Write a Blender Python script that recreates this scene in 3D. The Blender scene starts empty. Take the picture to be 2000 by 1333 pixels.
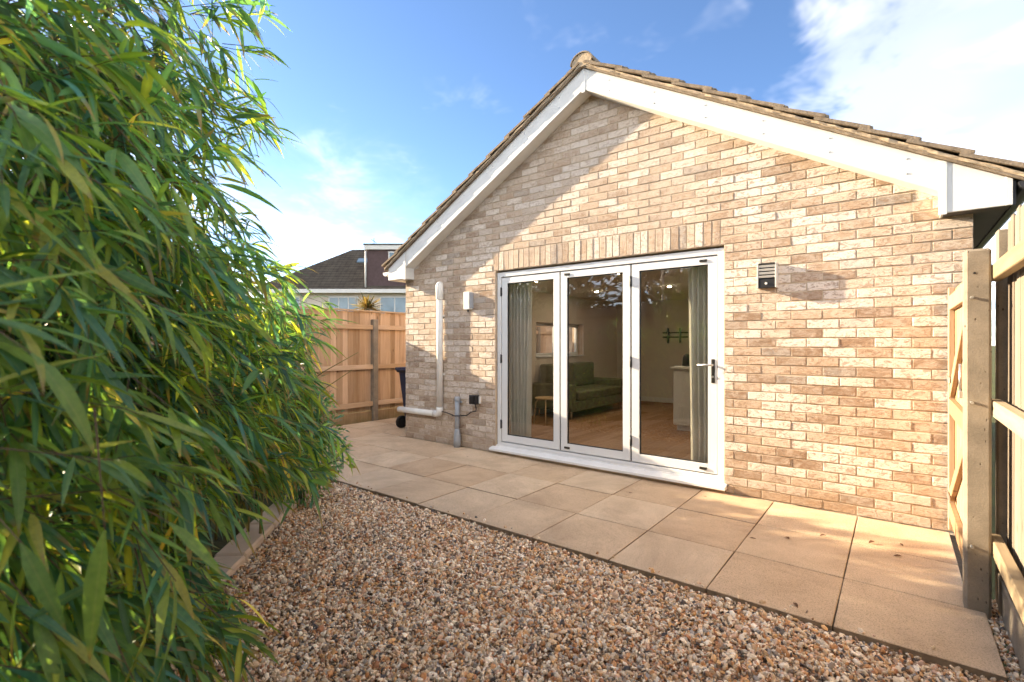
import bpy, bmesh, math, random
import numpy as np
from mathutils import Vector, Matrix, Euler
R = math.radians
random.seed(7)
rng = np.random.default_rng(11)
sc = bpy.context.scene
COL = sc.collection

# ------------------------------------------------------------------ camera
cam_d = bpy.data.cameras.new('camera')
cam = bpy.data.objects.new('camera', cam_d)
COL.objects.link(cam)
cam.location = (0, -4.81, 1.374)
cam.rotation_euler = (R(90), 0, R(37.82))
cam_d.sensor_width = 36
cam_d.lens = 36 * 970 / 2000
cam_d.shift_y = 4.5 / 2000
cam_d.clip_start = 0.05
cam_d.clip_end = 2000
cam_d.dof.use_dof = True
cam_d.dof.focus_distance = 4.5
cam_d.dof.aperture_fstop = 3.2
sc.camera = cam

# ------------------------------------------------------------------ sun + sky
SUN = Vector((1.0, 0.178, -0.325)).normalized()          # direction the light travels
sun_el = math.asin(-SUN.z)
sun_az = math.atan2(-SUN.x, -SUN.y)                      # compass angle of the sun, from +Y towards +X
sun_d = bpy.data.lights.new('sun', 'SUN')
sun_d.energy = 3.0
sun_d.angle = R(0.5)
sun_d.color = (1.0, 0.81, 0.56)
sun = bpy.data.objects.new('sun', sun_d)
COL.objects.link(sun)
sun.rotation_euler = SUN.to_track_quat('-Z', 'Y').to_euler()
sun.location = (-20, -4, 12)

world = bpy.data.worlds.new('World')
sc.world = world
world.use_nodes = True
wn = world.node_tree
wn.nodes.clear()
def wnode(t, **k):
    n = wn.nodes.new(t)
    for a, b in k.items():
        setattr(n, a, b)
    return n
def wl(a, b):
    wn.links.new(a, b)
def wmath(op, a, b=None, clamp=False):
    n = wnode('ShaderNodeMath', operation=op)
    n.use_clamp = clamp
    for i, v in enumerate((a, b)):
        if v is None:
            continue
        if isinstance(v, (int, float)):
            n.inputs[i].default_value = v
        else:
            wl(v, n.inputs[i])
    return n.outputs[0]
sky = wnode('ShaderNodeTexSky', sky_type='NISHITA')
sky.sun_disc = False
sky.sun_elevation = sun_el
sky.sun_rotation = sun_az
sky.air_density = 0.68
sky.dust_density = 0.15
sky.ozone_density = 3.0
bg = wnode('ShaderNodeBackground')
bg.inputs['Strength'].default_value = 0.05
wl(sky.outputs[0], bg.inputs['Color'])
# clouds: a thin layer overhead, looked up where each view direction meets it
tc = wnode('ShaderNodeTexCoord')
sep = wnode('ShaderNodeSeparateXYZ')
wl(tc.outputs['Generated'], sep.inputs[0])
zz = wmath('ADD', wmath('MAXIMUM', sep.outputs[2], 0.0), 0.22)
comb = wnode('ShaderNodeCombineXYZ')
lay_x = wmath('DIVIDE', sep.outputs[0], zz)
lay_y = wmath('DIVIDE', sep.outputs[1], zz)
wl(lay_x, comb.inputs[0])
wl(lay_y, comb.inputs[1])
def cnoise(scale, detail, rough, off, dist=0.0):
    mp = wnode('ShaderNodeMapping')
    mp.inputs['Location'].default_value = off
    wl(comb.outputs[0], mp.inputs[0])
    n = wnode('ShaderNodeTexNoise')
    n.inputs['Scale'].default_value = scale
    n.inputs['Detail'].default_value = detail
    n.inputs['Roughness'].default_value = rough
    n.inputs['Distortion'].default_value = dist
    wl(mp.outputs[0], n.inputs['Vector'])
    return n.outputs[0]
def bump_at(cx, cy, rad):                                # a soft bank of cloud centred on one place in the layer
    dx = wmath('SUBTRACT', lay_x, cx)
    dy = wmath('SUBTRACT', lay_y, cy)
    r = wmath('SQRT', wmath('ADD', wmath('MULTIPLY', dx, dx), wmath('MULTIPLY', dy, dy)))
    return wmath('SUBTRACT', 1.0, wmath('DIVIDE', r, rad), clamp=True)
big = cnoise(1.1, 5, 0.56, (3.1, 1.7, 0), 0.2)
fine = cnoise(4.0, 4, 0.62, (0.3, 5.1, 0), 0.3)
bank = bump_at(0.25, 1.75, 1.0)                          # cumulus over the right end of the roof
low = bump_at(-1.95, 1.15, 0.95)                         # thin bright veil low on the left
view = wmath('MULTIPLY', bump_at(-0.75, 1.2, 2.2), 2.0, clamp=True)  # soft mask over the camera's view, where the cloud is thinned
cover = wmath('ADD', wmath('MULTIPLY', big, 0.9), wmath('MULTIPLY', fine, 0.3))
mr = wnode('ShaderNodeMapRange')
mr.interpolation_type = 'SMOOTHSTEP'
mr.inputs['From Min'].default_value = 0.46
mr.inputs['From Max'].default_value = 0.80
wl(cover, mr.inputs['Value'])
cbg = wnode('ShaderNodeBackground')
crp = wnode('ShaderNodeValToRGB')
crp.color_ramp.elements[0].position = 0.3
crp.color_ramp.elements[0].color = (0.74, 0.71, 0.68, 1)
crp.color_ramp.elements[1].position = 0.62
crp.color_ramp.elements[1].color = (1, 0.92, 0.81, 1)
wl(cnoise(2.2, 3, 0.55, (8.0, 2.0, 0)), crp.inputs[0])
wl(crp.outputs[0], cbg.inputs['Color'])
cbg.inputs['Strength'].default_value = 0.74
def smooth(v, a, b):
    m_ = wnode('ShaderNodeMapRange', interpolation_type='SMOOTHSTEP')
    m_.inputs['From Min'].default_value = a
    m_.inputs['From Max'].default_value = b
    wl(v, m_.inputs['Value'])
    return m_.outputs[0]
wisp = wmath('ADD', wmath('SUBTRACT', big, 0.5), wmath('MULTIPLY', wmath('SUBTRACT', fine, 0.5), 0.95))
acc = wmath('MULTIPLY', smooth(wmath('ADD', wmath('MULTIPLY', bank, 0.95), wisp), 0.26, 0.52), 0.145)
acc = wmath('ADD', acc, wmath('MULTIPLY', smooth(wmath('ADD', wmath('MULTIPLY', low, 0.8), wisp), 0.10, 0.75), 0.045))
thin = wmath('MULTIPLY', smooth(wisp, 0.04, 0.35), 0.10)
acc = wmath('ADD', acc, thin)
rest = wmath('MULTIPLY', wmath('MULTIPLY', mr.outputs[0], 0.93), wmath('SUBTRACT', 1.0, view))  # heavy bright cloud added outside the camera's view as fill light
wmix = wnode('ShaderNodeMixShader')
wl(wmath('ADD', rest, wmath('MULTIPLY', acc, view)), wmix.inputs[0])
wl(bg.outputs[0], wmix.inputs[1])
wl(cbg.outputs[0], wmix.inputs[2])
wo = wnode('ShaderNodeOutputWorld')
wl(wmix.outputs[0], wo.inputs['Surface'])
world.cycles.sampling_method = 'MANUAL'
world.cycles.sample_map_resolution = 512

sc.view_settings.view_transform = 'Standard'
sc.view_settings.look = 'None'
sc.view_settings.gamma = 1
sc.view_settings.use_curve_mapping = False
sc.view_settings.exposure = 2.85
sc.cycles.use_denoising = True
sc.cycles.max_bounces = 5
sc.cycles.transparent_max_bounces = 16
sc.cycles.diffuse_bounces = 3
sc.cycles.adaptive_threshold = 0.03
sc.cycles.glossy_bounces = 3
sc.cycles.transmission_bounces = 3

# ------------------------------------------------------------------ helpers
def wm(o):
    m = o.matrix_basis.copy()
    if o.parent:
        m = wm(o.parent) @ o.matrix_parent_inverse @ m
    return m
def link(o, parent=None, local=False):
    COL.objects.link(o)
    if parent is not None:
        o.parent = parent
        if not local:
            o.matrix_parent_inverse = wm(parent).inverted()
    return o
def tag(o, label=None, cat=None, group=None, kind=None):
    if label: o['label'] = label
    if cat: o['category'] = cat
    if group: o['group'] = group
    if kind: o['kind'] = kind
    return o
def thing(name, loc, label, cat, group=None, rotz=0.0):
    o = bpy.data.objects.new(name, None)
    o.empty_display_size = 0.1
    o.location = loc
    o.rotation_euler = (0, 0, rotz)
    link(o)
    return tag(o, label, cat, group)

class MB:
    """collects simple solids in one bmesh"""
    def __init__(s):
        s.bm = bmesh.new()
    def box(s, a, b, bev=0.0, seg=1, mat=None):
        bm = bmesh.new()
        bmesh.ops.create_cube(bm, size=1)
        for v in bm.verts:
            v.co = Vector(((a[0] + b[0]) / 2 + v.co.x * (b[0] - a[0]), (a[1] + b[1]) / 2 + v.co.y * (b[1] - a[1]), (a[2] + b[2]) / 2 + v.co.z * (b[2] - a[2])))
        if bev > 0:
            bmesh.ops.bevel(bm, geom=bm.edges[:], offset=bev, segments=seg, affect='EDGES', profile=0.7)
        if mat is not None:
            bm.transform(mat)
        s._merge(bm)
        return s
    def prism(s, pts, y0, y1, bev=0.0, axis='y'):
        """polygon pts (x,z) pushed from y0 to y1 (axis y), or (y,z) pushed along x, or (x,y) along z"""
        bm = bmesh.new()
        def P(p, t):
            return (p[0], t, p[1]) if axis == 'y' else ((t, p[0], p[1]) if axis == 'x' else (p[0], p[1], t))
        A = [bm.verts.new(P(p, y0)) for p in pts]
        B = [bm.verts.new(P(p, y1)) for p in pts]
        bm.faces.new(A)
        bm.faces.new(B[::-1])
        n = len(pts)
        for i in range(n):
            bm.faces.new((A[i], B[i], B[(i + 1) % n], A[(i + 1) % n]))
        bmesh.ops.recalc_face_normals(bm, faces=bm.faces[:])
        if bev > 0:
            bmesh.ops.bevel(bm, geom=bm.edges[:], offset=bev, segments=1, affect='EDGES')
        s._merge(bm)
        return s
    def tube(s, pts, rad, n=10, caps=True):
        pts = [Vector(p) for p in pts]
        rads = rad if isinstance(rad, (list, tuple)) else [rad] * len(pts)
        bm = bmesh.new()
        rings = []
        prev = None
        for i, p in enumerate(pts):
            t = (pts[min(i + 1, len(pts) - 1)] - pts[max(i - 1, 0)]).normalized()
            if prev is None:
                u = t.orthogonal().normalized()
            else:
                u = (prev - t * prev.dot(t)).normalized()
            prev = u
            w = t.cross(u)
            rings.append([bm.verts.new(p + (u * math.cos(2 * math.pi * k / n) + w * math.sin(2 * math.pi * k / n)) * rads[i]) for k in range(n)])
        for a, b in zip(rings, rings[1:]):
            for k in range(n):
                f = bm.faces.new((a[k], a[(k + 1) % n], b[(k + 1) % n], b[k]))
                f.smooth = True
        if caps:
            bm.faces.new(rings[0][::-1])
            bm.faces.new(rings[-1])
        s._merge(bm)
        return s
    def lathe(s, prof, c, n=24):
        """prof: (radius, z) from bottom to top around vertical axis at c"""
        bm = bmesh.new()
        rings = [[bm.verts.new((c[0] + r * math.cos(2 * math.pi * k / n), c[1] + r * math.sin(2 * math.pi * k / n), c[2] + z)) for k in range(n)] for r, z in prof]
        for a, b in zip(rings, rings[1:]):
            for k in range(n):
                f = bm.faces.new((a[k], a[(k + 1) % n], b[(k + 1) % n], b[k]))
                f.smooth = True
        bm.faces.new(rings[0][::-1])
        bm.faces.new(rings[-1])
        s._merge(bm)
        return s
    def _merge(s, bm):
        me = bpy.data.meshes.new('tmp')
        bm.to_mesh(me)
        bm.free()
        s.bm.from_mesh(me)
        bpy.data.meshes.remove(me)
    def mesh(s, name):
        me = bpy.data.meshes.new(name)
        bmesh.ops.recalc_face_normals(s.bm, faces=s.bm.faces[:])
        s.bm.to_mesh(me)
        s.bm.free()
        return me
    def build(s, name, mat, parent=None, label=None):
        me = s.mesh(name)
        me.materials.append(mat)
        o = bpy.data.objects.new(name, me)
        link(o, parent)
        if label: o['label'] = label
        return o
def inst(name, me, parent, mtx):
    """another object on shared mesh data, placed in world space"""
    o = bpy.data.objects.new(name, me)
    COL.objects.link(o)
    if parent is not None:
        o.parent = parent
        o.matrix_basis = wm(parent).inverted() @ mtx
    else:
        o.matrix_basis = mtx
    return o
def fast_mesh(name, V, F, mat, col=None, cell=None, smooth=False):
    me = bpy.data.meshes.new(name)
    V = np.ascontiguousarray(V, np.float32)
    F = np.ascontiguousarray(F, np.int32)
    k = F.shape[1]
    me.vertices.add(len(V))
    me.vertices.foreach_set('co', V.ravel())
    me.loops.add(F.size)
    me.loops.foreach_set('vertex_index', F.ravel())
    me.polygons.add(len(F))
    me.polygons.foreach_set('loop_start', np.arange(0, F.size, k, dtype=np.int32))
    me.polygons.foreach_set('loop_total', np.full(len(F), k, np.int32))
    me.polygons.foreach_set('use_smooth', np.full(len(F), bool(smooth)))
    me.update(calc_edges=True)
    me.validate()
    if col is not None:
        a = me.attributes.new('col', 'FLOAT_COLOR', 'POINT')
        c4 = np.ones((len(V), 4), np.float32)
        c4[:, :3] = col
        a.data.foreach_set('color', c4.ravel())
    if cell is not None:
        a = me.attributes.new('cell', 'FLOAT_VECTOR', 'POINT')
        a.data.foreach_set('vector', np.ascontiguousarray(cell, np.float32).ravel())
    me.materials.append(mat)
    return me

# ------------------------------------------------------------------ materials
class NT:
    def __init__(s, name):
        s.m = bpy.data.materials.new(name)
        s.m.use_nodes = True
        s.t = s.m.node_tree
        s.b = s.t.nodes['Principled BSDF']
        s.out = s.t.nodes['Material Output']
    def n(s, t, **k):
        x = s.t.nodes.new(t)
        for a, b in k.items():
            setattr(x, a, b)
        return x
    def l(s, a, b):
        s.t.links.new(a, b)
    def pos(s, scale=(1, 1, 1), obj=False, rand=False):
        if obj:
            src = s.n('ShaderNodeTexCoord').outputs['Object']
        else:
            src = s.n('ShaderNodeNewGeometry').outputs['Position']
        mp = s.n('ShaderNodeMapping')
        mp.inputs['Scale'].default_value = scale
        s.l(src, mp.inputs[0])
        if rand:
            oi = s.n('ShaderNodeObjectInfo')
            mul = s.n('ShaderNodeMath', operation='MULTIPLY')
            mul.inputs[1].default_value = 57.0
            s.l(oi.outputs['Random'], mul.inputs[0])
            s.l(mul.outputs[0], mp.inputs['Location'])
        return mp.outputs[0]
    def noise(s, vec, scale, detail=4, rough=0.55, dist=0.0):
        x = s.n('ShaderNodeTexNoise')
        x.inputs['Scale'].default_value = scale
        x.inputs['Detail'].default_value = detail
        x.inputs['Roughness'].default_value = rough
        x.inputs['Distortion'].default_value = dist
        if vec is not None:
            s.l(vec, x.inputs['Vector'])
        return x.outputs[0]
    def ramp(s, fac, stops):
        x = s.n('ShaderNodeValToRGB')
        e = x.color_ramp.elements
        while len(e) < len(stops):
            e.new(0.5)
        for i, (p, c) in enumerate(stops):
            e[i].position = p
            e[i].color = (*c, 1) if len(c) == 3 else c
        s.l(fac, x.inputs[0])
        return x.outputs[0]
    def mix(s, fac, a, b, mode='MIX'):
        x = s.n('ShaderNodeMix', data_type='RGBA', blend_type=mode)
        for i, v in ((0, fac), (6, a), (7, b)):
            if isinstance(v, (int, float)):
                x.inputs[i].default_value = v
            elif isinstance(v, tuple):
                x.inputs[i].default_value = (*v, 1)
            else:
                s.l(v, x.inputs[i])
        return x.outputs[2]
    def math(s, op, a, b=0.0):
        x = s.n('ShaderNodeMath', operation=op)
        for i, v in enumerate((a, b)):
            if isinstance(v, (int, float)):
                x.inputs[i].default_value = v
            else:
                s.l(v, x.inputs[i])
        return x.outputs[0]
    def hsv(s, col, h=0.5, sa=1.0, v=1.0):
        x = s.n('ShaderNodeHueSaturation')
        for k, val in (('Hue', h), ('Saturation', sa), ('Value', v)):
            if isinstance(val, (int, float)):
                x.inputs[k].default_value = val
            else:
                s.l(val, x.inputs[k])
        s.l(col, x.inputs['Color'])
        return x.outputs[0]
    def rand(s, lo, hi):
        oi = s.n('ShaderNodeObjectInfo')
        mr = s.n('ShaderNodeMapRange')
        mr.inputs['To Min'].default_value = lo
        mr.inputs['To Max'].default_value = hi
        s.l(oi.outputs['Random'], mr.inputs['Value'])
        return mr.outputs[0]
    def bump(s, h, strength, dist):
        x = s.n('ShaderNodeBump')
        x.inputs['Strength'].default_value = strength
        x.inputs['Distance'].default_value = dist
        s.l(h, x.inputs['Height'])
        s.l(x.outputs[0], s.b.inputs['Normal'])
    def done(s, col=None, rough=0.6, spec=0.4, metal=0.0):
        if col is not None:
            if isinstance(col, tuple):
                s.b.inputs['Base Color'].default_value = (*col, 1)
            else:
                s.l(col, s.b.inputs['Base Color'])
        if isinstance(rough, (int, float)):
            s.b.inputs['Roughness'].default_value = rough
        else:
            s.l(rough, s.b.inputs['Roughness'])
        s.b.inputs['Specular IOR Level'].default_value = spec
        s.b.inputs['Metallic'].default_value = metal
        return s.m

def simple(name, c, rough=0.5, var=0.12, scale=6, bump=0.0, bscale=60, spec=0.4, metal=0.0, bdist=0.002):
    t = NT(name)
    p = t.pos()
    n = t.noise(p, scale, 5, 0.6)
    d = tuple(x * (1 - var) for x in c)
    e = tuple(min(1, x * (1 + var)) for x in c)
    col = t.ramp(n, [(0.3, d), (0.7, e)])
    if bump:
        t.bump(t.noise(p, bscale, 4, 0.6), bump, bdist)
    return t.done(col, rough, spec, metal)

def brick_mat():
    t = NT('stock_brick')
    oi = t.n('ShaderNodeObjectInfo')
    at = t.n('ShaderNodeAttribute', attribute_name='cell')
    va = t.n('ShaderNodeVectorMath', operation='ADD')
    t.l(oi.outputs['Location'], va.inputs[0])
    t.l(at.outputs['Vector'], va.inputs[1])
    wnz = t.n('ShaderNodeTexWhiteNoise')
    t.l(va.outputs[0], wnz.inputs['Vector'])
    base = t.ramp(wnz.outputs['Value'], [(0.0, (0.27, 0.175, 0.105)), (0.11, (0.33, 0.22, 0.135)), (0.15, (0.42, 0.29, 0.185)), (0.38, (0.48, 0.345, 0.23)), (0.41, (0.55, 0.43, 0.305)),
                                      (0.60, (0.58, 0.46, 0.35)), (0.63, (0.68, 0.59, 0.50)), (0.94, (0.73, 0.65, 0.56)), (0.96, (0.27, 0.22, 0.18)), (1.0, (0.33, 0.28, 0.23))])
    base.node.color_ramp.interpolation = 'LINEAR'
    p = t.pos()
    pv = t.n('ShaderNodeVectorMath', operation='ADD')        # every brick has its own patch of the noise
    t.l(p, pv.inputs[0])
    sc_ = t.n('ShaderNodeVectorMath', operation='SCALE')
    sc_.inputs['Scale'].default_value = 9.0
    t.l(wnz.outputs['Color'], sc_.inputs[0])
    t.l(sc_.outputs[0], pv.inputs[1])
    st = t.n('ShaderNodeMapping')
    st.inputs['Scale'].default_value = (1.0, 1.0, 1.9)
    t.l(pv.outputs[0], st.inputs[0])
    v = st.outputs[0]
    pat = t.noise(v, 11, 4, 0.62, 0.9)
    smear = t.ramp(pat, [(0.40, (0, 0, 0)), (0.60, (1, 1, 1))])
    lim = t.math('MULTIPLY', smear, 0.40)
    col = t.mix(lim, base, (0.66, 0.57, 0.47))
    rust = t.ramp(t.noise(v, 17, 3, 0.7, 1.3), [(0.52, (0, 0, 0)), (0.60, (1, 1, 1))])
    col = t.mix(t.math('MULTIPLY', rust, 0.62), col, (0.28, 0.17, 0.10))
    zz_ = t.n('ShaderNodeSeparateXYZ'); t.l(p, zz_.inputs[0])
    foot_shade = t.math('MULTIPLY', t.ramp(t.math('SUBTRACT', t.math('MULTIPLY', t.noise(p, 3.2, 3, .6), .62), zz_.outputs[2]), [(0.0, (0, 0, 0)), (.22, (1, 1, 1))]), .5)  # shadow at the wall foot, painted into the brick colour through noise
    col = t.mix(foot_shade, col, (0.25, 0.16, 0.09))
    speck = t.ramp(t.noise(v, 130, 2, 0.6), [(0.30, (0.62, 0.62, 0.62)), (0.5, (1, 1, 1))])
    col = t.mix(0.6, col, speck, 'MULTIPLY')
    col = t.hsv(col, h=0.498, sa=0.90, v=1.03)
    crease = t.noise(v, 24, 3, 0.62, 1.6)
    h = t.math('ADD', t.math('MULTIPLY', crease, 1.0), t.math('MULTIPLY', t.noise(v, 120, 2, 0.7), 0.22))
    t.bump(h, 0.85, 0.0068)
    return t.done(col, 0.92, 0.15)
def mortar_mat():
    t = NT('lime_mortar')
    p = t.pos()
    col = t.ramp(t.noise(p, 9, 5, 0.6), [(0.3, (0.44, 0.35, 0.25)), (0.7, (0.56, 0.455, 0.34))])
    t.bump(t.noise(p, 160, 4, 0.7), 0.5, 0.004)
    return t.done(col, 0.95, 0.1)
def wood_mat(name, c1, c2, axis=2, fine=26, rnd=0.25, knots=True, green=0.0):
    t = NT(name)
    s = [1.0, 1.0, 1.0]
    s[axis] = 0.06
    v = t.pos(tuple(s), rand=True)
    g = t.noise(v, fine, 6, 0.65, 0.8)
    col = t.ramp(g, [(0.28, c1), (0.5, tuple((a + b) / 2 for a, b in zip(c1, c2))), (0.72, c2)])
    big = t.noise(t.pos(rand=True), 2.2, 4, 0.6)
    col = t.mix(t.math('MULTIPLY', big, 0.5), col, tuple(x * 0.62 for x in c1))
    if knots:
        s2 = [1.0, 1.0, 1.0]
        s2[axis] = 0.45
        vo = t.n('ShaderNodeTexVoronoi')
        vo.inputs['Scale'].default_value = 5.5
        t.l(t.pos(tuple(s2), rand=True), vo.inputs['Vector'])
        kn = t.ramp(vo.outputs['Distance'], [(0.05, (1, 1, 1)), (0.11, (0, 0, 0))])
        col = t.mix(t.math('MULTIPLY', kn, 0.7), col, tuple(x * 0.28 for x in c1))
    if green:
        z = t.n('ShaderNodeSeparateXYZ')
        t.l(t.n('ShaderNodeNewGeometry').outputs['Position'], z.inputs[0])
        al = t.math('MULTIPLY', t.ramp(z.outputs[2], [(0.02, (1, 1, 1)), (0.34, (0, 0, 0))]), green)
        col = t.mix(t.math('MULTIPLY', al, t.noise(t.pos(), 7, 4)), col, (0.12, 0.13, 0.04))
    col = t.hsv(col, v=t.rand(1 - rnd, 1 + rnd), sa=t.rand(1.12, 0.9))
    t.bump(t.noise(v, fine * 2.2, 4, 0.7), 0.45, 0.004)
    return t.done(col, 0.8, 0.2)
def slab_mat():
    t = NT('paving_slab')
    p = t.pos()
    col = t.ramp(t.noise(p, 2.6, 6, 0.62, 0.5), [(0.28, (0.54, 0.385, 0.24)), (0.5, (0.635, 0.465, 0.30)), (0.75, (0.71, 0.53, 0.35))])
    st = t.ramp(t.noise(p, 1.15, 7, 0.7, 1.2), [(0.46, (0, 0, 0)), (0.66, (1, 1, 1))])
    col = t.mix(t.math('MULTIPLY', st, 0.55), col, (0.40, 0.28, 0.18))
    gr = t.ramp(t.noise(p, 150, 2, 0.65), [(0.34, (0.52, 0.48, 0.42)), (0.47, (0.97, 0.97, 0.97)), (0.62, (1.05, 1.03, 1.0)), (0.72, (1.25, 1.22, 1.15))])
    col = t.mix(0.75, col, gr, 'MULTIPLY')
    col = t.hsv(col, h=t.rand(0.496, 0.503), v=t.rand(0.90, 1.08), sa=t.rand(1.0, 0.86))
    h = t.math('ADD', t.noise(p, 260, 3, 0.7), t.math('MULTIPLY', t.noise(p, 9, 4, 0.6), 0.8))
    t.bump(h, 0.6, 0.004)
    return t.done(col, 0.88, 0.2)
def attr_mat(name, rough=0.8, spec=0.3, bump=0.0, mul=1.0):
    t = NT(name)
    a = t.n('ShaderNodeAttribute', attribute_name='col')
    n = t.noise(t.pos(), 90, 3, 0.6)
    k = t.ramp(n, [(0.25, (0.72, 0.72, 0.72)), (0.75, (1.1, 1.1, 1.1))])
    col = t.mix(1.0, a.outputs['Color'], k, 'MULTIPLY')
    if bump:
        t.bump(t.noise(t.pos(), 260, 3, 0.6), bump, 0.002)
    return t.done(col, rough, spec)
def leaf_mat(name, use_attr=True, tint=(0.09, 0.15, 0.03), trans=0.42):
    t = NT(name)
    if use_attr:
        a = t.n('ShaderNodeAttribute', attribute_name='col').outputs['Color']
    else:
        a = t.ramp(t.n('ShaderNodeObjectInfo').outputs['Random'], [(0.0, (0.075, 0.195, 0.15)), (0.25, (0.11, 0.25, 0.135)), (0.55, (0.17, 0.31, 0.09)), (0.85, (0.27, 0.39, 0.085)), (1.0, (0.42, 0.38, 0.11))])
    v = t.pos(obj=not use_attr)
    if not use_attr:                                     # midrib and dry tip, measured along the blade
        oc = t.n('ShaderNodeSeparateXYZ'); t.l(t.n('ShaderNodeTexCoord').outputs['Object'], oc.inputs[0])
        rib = t.ramp(t.math('ABSOLUTE', oc.outputs[1]), [(0.002, (1, 1, 1)), (0.008, (0, 0, 0))])
        a = t.mix(t.math('MULTIPLY', rib, .35), a, (.30, .38, .16))
        vein = t.math('FRACT', t.math('MULTIPLY', oc.outputs[1], 90.0))
        a = t.mix(t.math('MULTIPLY', vein, .22), a, (.06, .12, .04))
        tip = t.ramp(t.math('ADD', oc.outputs[0], t.rand(-.18, .02)), [(0.80, (0, 0, 0)), (0.90, (1, 1, 1))])
        a = t.mix(t.math('MULTIPLY', tip, .8), a, (.33, .24, .10))
    n = t.noise(v, 14, 4, 0.6)
    col = t.mix(1.0, a, t.ramp(n, [(0.3, (0.85, 0.87, 0.87)), (0.7, (1.25, 1.2, 1.1))]), 'MULTIPLY')
    t.l(col, t.b.inputs['Base Color'])
    t.b.inputs['Roughness'].default_value = 0.42
    t.b.inputs['Specular IOR Level'].default_value = 0.45
    tr = t.n('ShaderNodeBsdfTranslucent')
    tc_ = t.mix(1.0, col, (1.85, 1.75, 0.65), 'MULTIPLY')
    t.l(tc_, tr.inputs['Color'])
    ms = t.n('ShaderNodeMixShader')
    ms.inputs[0].default_value = trans
    t.l(t.b.outputs[0], ms.inputs[1])
    t.l(tr.outputs[0], ms.inputs[2])
    t.l(ms.outputs[0], t.out.inputs['Surface'])
    return t.m
def glass_mat(name='pane_glass', tint=(0.95, 0.95, 0.94), refl=1.0):
    t = NT(name)
    t.t.nodes.remove(t.b)
    tr = t.n('ShaderNodeBsdfTransparent')
    tr.inputs[0].default_value = (*tint, 1)
    gl = t.n('ShaderNodeBsdfGlossy')
    gl.inputs['Roughness'].default_value = 0.0
    gl.inputs['Color'].default_value = (refl, refl, refl, 1)
    fr = t.n('ShaderNodeFresnel')
    fr.inputs['IOR'].default_value = 2.1
    ms = t.n('ShaderNodeMixShader')
    front = t.math('SUBTRACT', 1.0, t.n('ShaderNodeNewGeometry').outputs['Backfacing'])   # reflect once, where the light enters the pane
    t.l(t.math('MULTIPLY', fr.outputs[0], front), ms.inputs[0])
    t.l(tr.outputs[0], ms.inputs[1])
    t.l(gl.outputs[0], ms.inputs[2])
    t.l(ms.outputs[0], t.out.inputs['Surface'])
    return t.m

M = {}
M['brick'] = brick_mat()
M['mortar'] = mortar_mat()
M['slab'] = slab_mat()
M['slab_edge'] = simple('soil_stained_slab_edge', (0.24, 0.175, 0.115), 0.95, 0.35, 18, 0.5, 90)
M['upvc'] = simple('white_upvc', (0.66, 0.66, 0.64), 0.38, 0.06, 5, 0.05, 20)
M['alu'] = simple('white_coated_aluminium', (0.72, 0.73, 0.73), 0.33, 0.03, 3, 0.04, 30)
M['sill'] = simple('white_sill', (0.76, 0.76, 0.75), 0.35, 0.06, 7, 0.04, 30)
M['gasket'] = simple('black_gasket', (0.015, 0.015, 0.016), 0.6, 0.1)
M['blackplastic'] = simple('black_plastic', (0.018, 0.018, 0.02), 0.42, 0.2, 20, 0.1, 200)
M['darkmetal'] = simple('dark_metal', (0.05, 0.048, 0.045), 0.38, 0.15, 30, metal=0.6)
M['steel'] = simple('brushed_steel', (0.55, 0.55, 0.54), 0.33, 0.12, 30, metal=0.9)
M['satin'] = simple('satin_silver', (0.50, 0.49, 0.46), 0.45, 0.06, 20)
M['greyplastic'] = simple('grey_soil_pipe', (0.34, 0.37, 0.41), 0.45, 0.12, 12, 0.1, 120)
M['whiteplastic'] = simple('white_pipe_plastic', (0.76, 0.75, 0.71), 0.36, 0.05, 10, 0.05, 60)
M['concrete'] = None
t = NT('cast_concrete')
p = t.pos()
c_ = t.ramp(t.noise(p, 7, 6, 0.65), [(0.3, (0.20, 0.17, 0.135)), (0.7, (0.31, 0.265, 0.21))])
vo = t.n('ShaderNodeTexVoronoi'); vo.inputs['Scale'].default_value = 42
t.l(t.pos((1, 1, 0.55)), vo.inputs['Vector'])
pit = t.ramp(vo.outputs['Distance'], [(0.10, (1, 1, 1)), (0.2, (0, 0, 0))])
pit2 = t.math('MULTIPLY', pit, t.ramp(t.noise(p, 16, 2), [(0.5, (0, 0, 0)), (0.56, (1, 1, 1))]))
c_ = t.mix(t.math('MULTIPLY', pit2, 0.85), c_, (0.06, 0.045, 0.03))
c_ = t.mix(0.5, c_, t.ramp(t.noise(p, 210, 3), [(0.3, (0.7, 0.68, 0.64)), (0.6, (1, 1, 1))]), 'MULTIPLY')
t.bump(t.math('SUBTRACT', t.math('MULTIPLY', t.noise(p, 120, 4), 0.4), pit2), 0.6, 0.004)
M['concrete'] = t.done(c_, 0.9, 0.2)
M['fence_new'] = wood_mat('larch_feather_board', (0.47, 0.305, 0.19), (0.68, 0.495, 0.325), 2, 26, 0.32, True, 0.8)
M['fence_rail'] = wood_mat('larch_rail', (0.50, 0.34, 0.21), (0.68, 0.50, 0.34), 1, 26, 0.12, False)
M['fence_pale'] = wood_mat('weathered_feather_board', (0.20, 0.165, 0.13), (0.34, 0.295, 0.24), 2, 30, 0.32, True)
M['rail_pale'] = wood_mat('treated_rail', (0.30, 0.225, 0.14), (0.42, 0.335, 0.22), 1, 30, 0.1, True)
M['fence_dark'] = wood_mat('brown_stained_board', (0.32, 0.22, 0.16), (0.46, 0.33, 0.25), 2, 24, 0.2, True)
M['rail_dark'] = wood_mat('brown_stained_rail', (0.15, 0.09, 0.06), (0.24, 0.15, 0.10), 0, 24, 0.1, False)
M['gate'] = wood_mat('gate_timber', (0.34, 0.22, 0.13), (0.46, 0.32, 0.20), 2, 28, 0.12, True)
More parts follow.
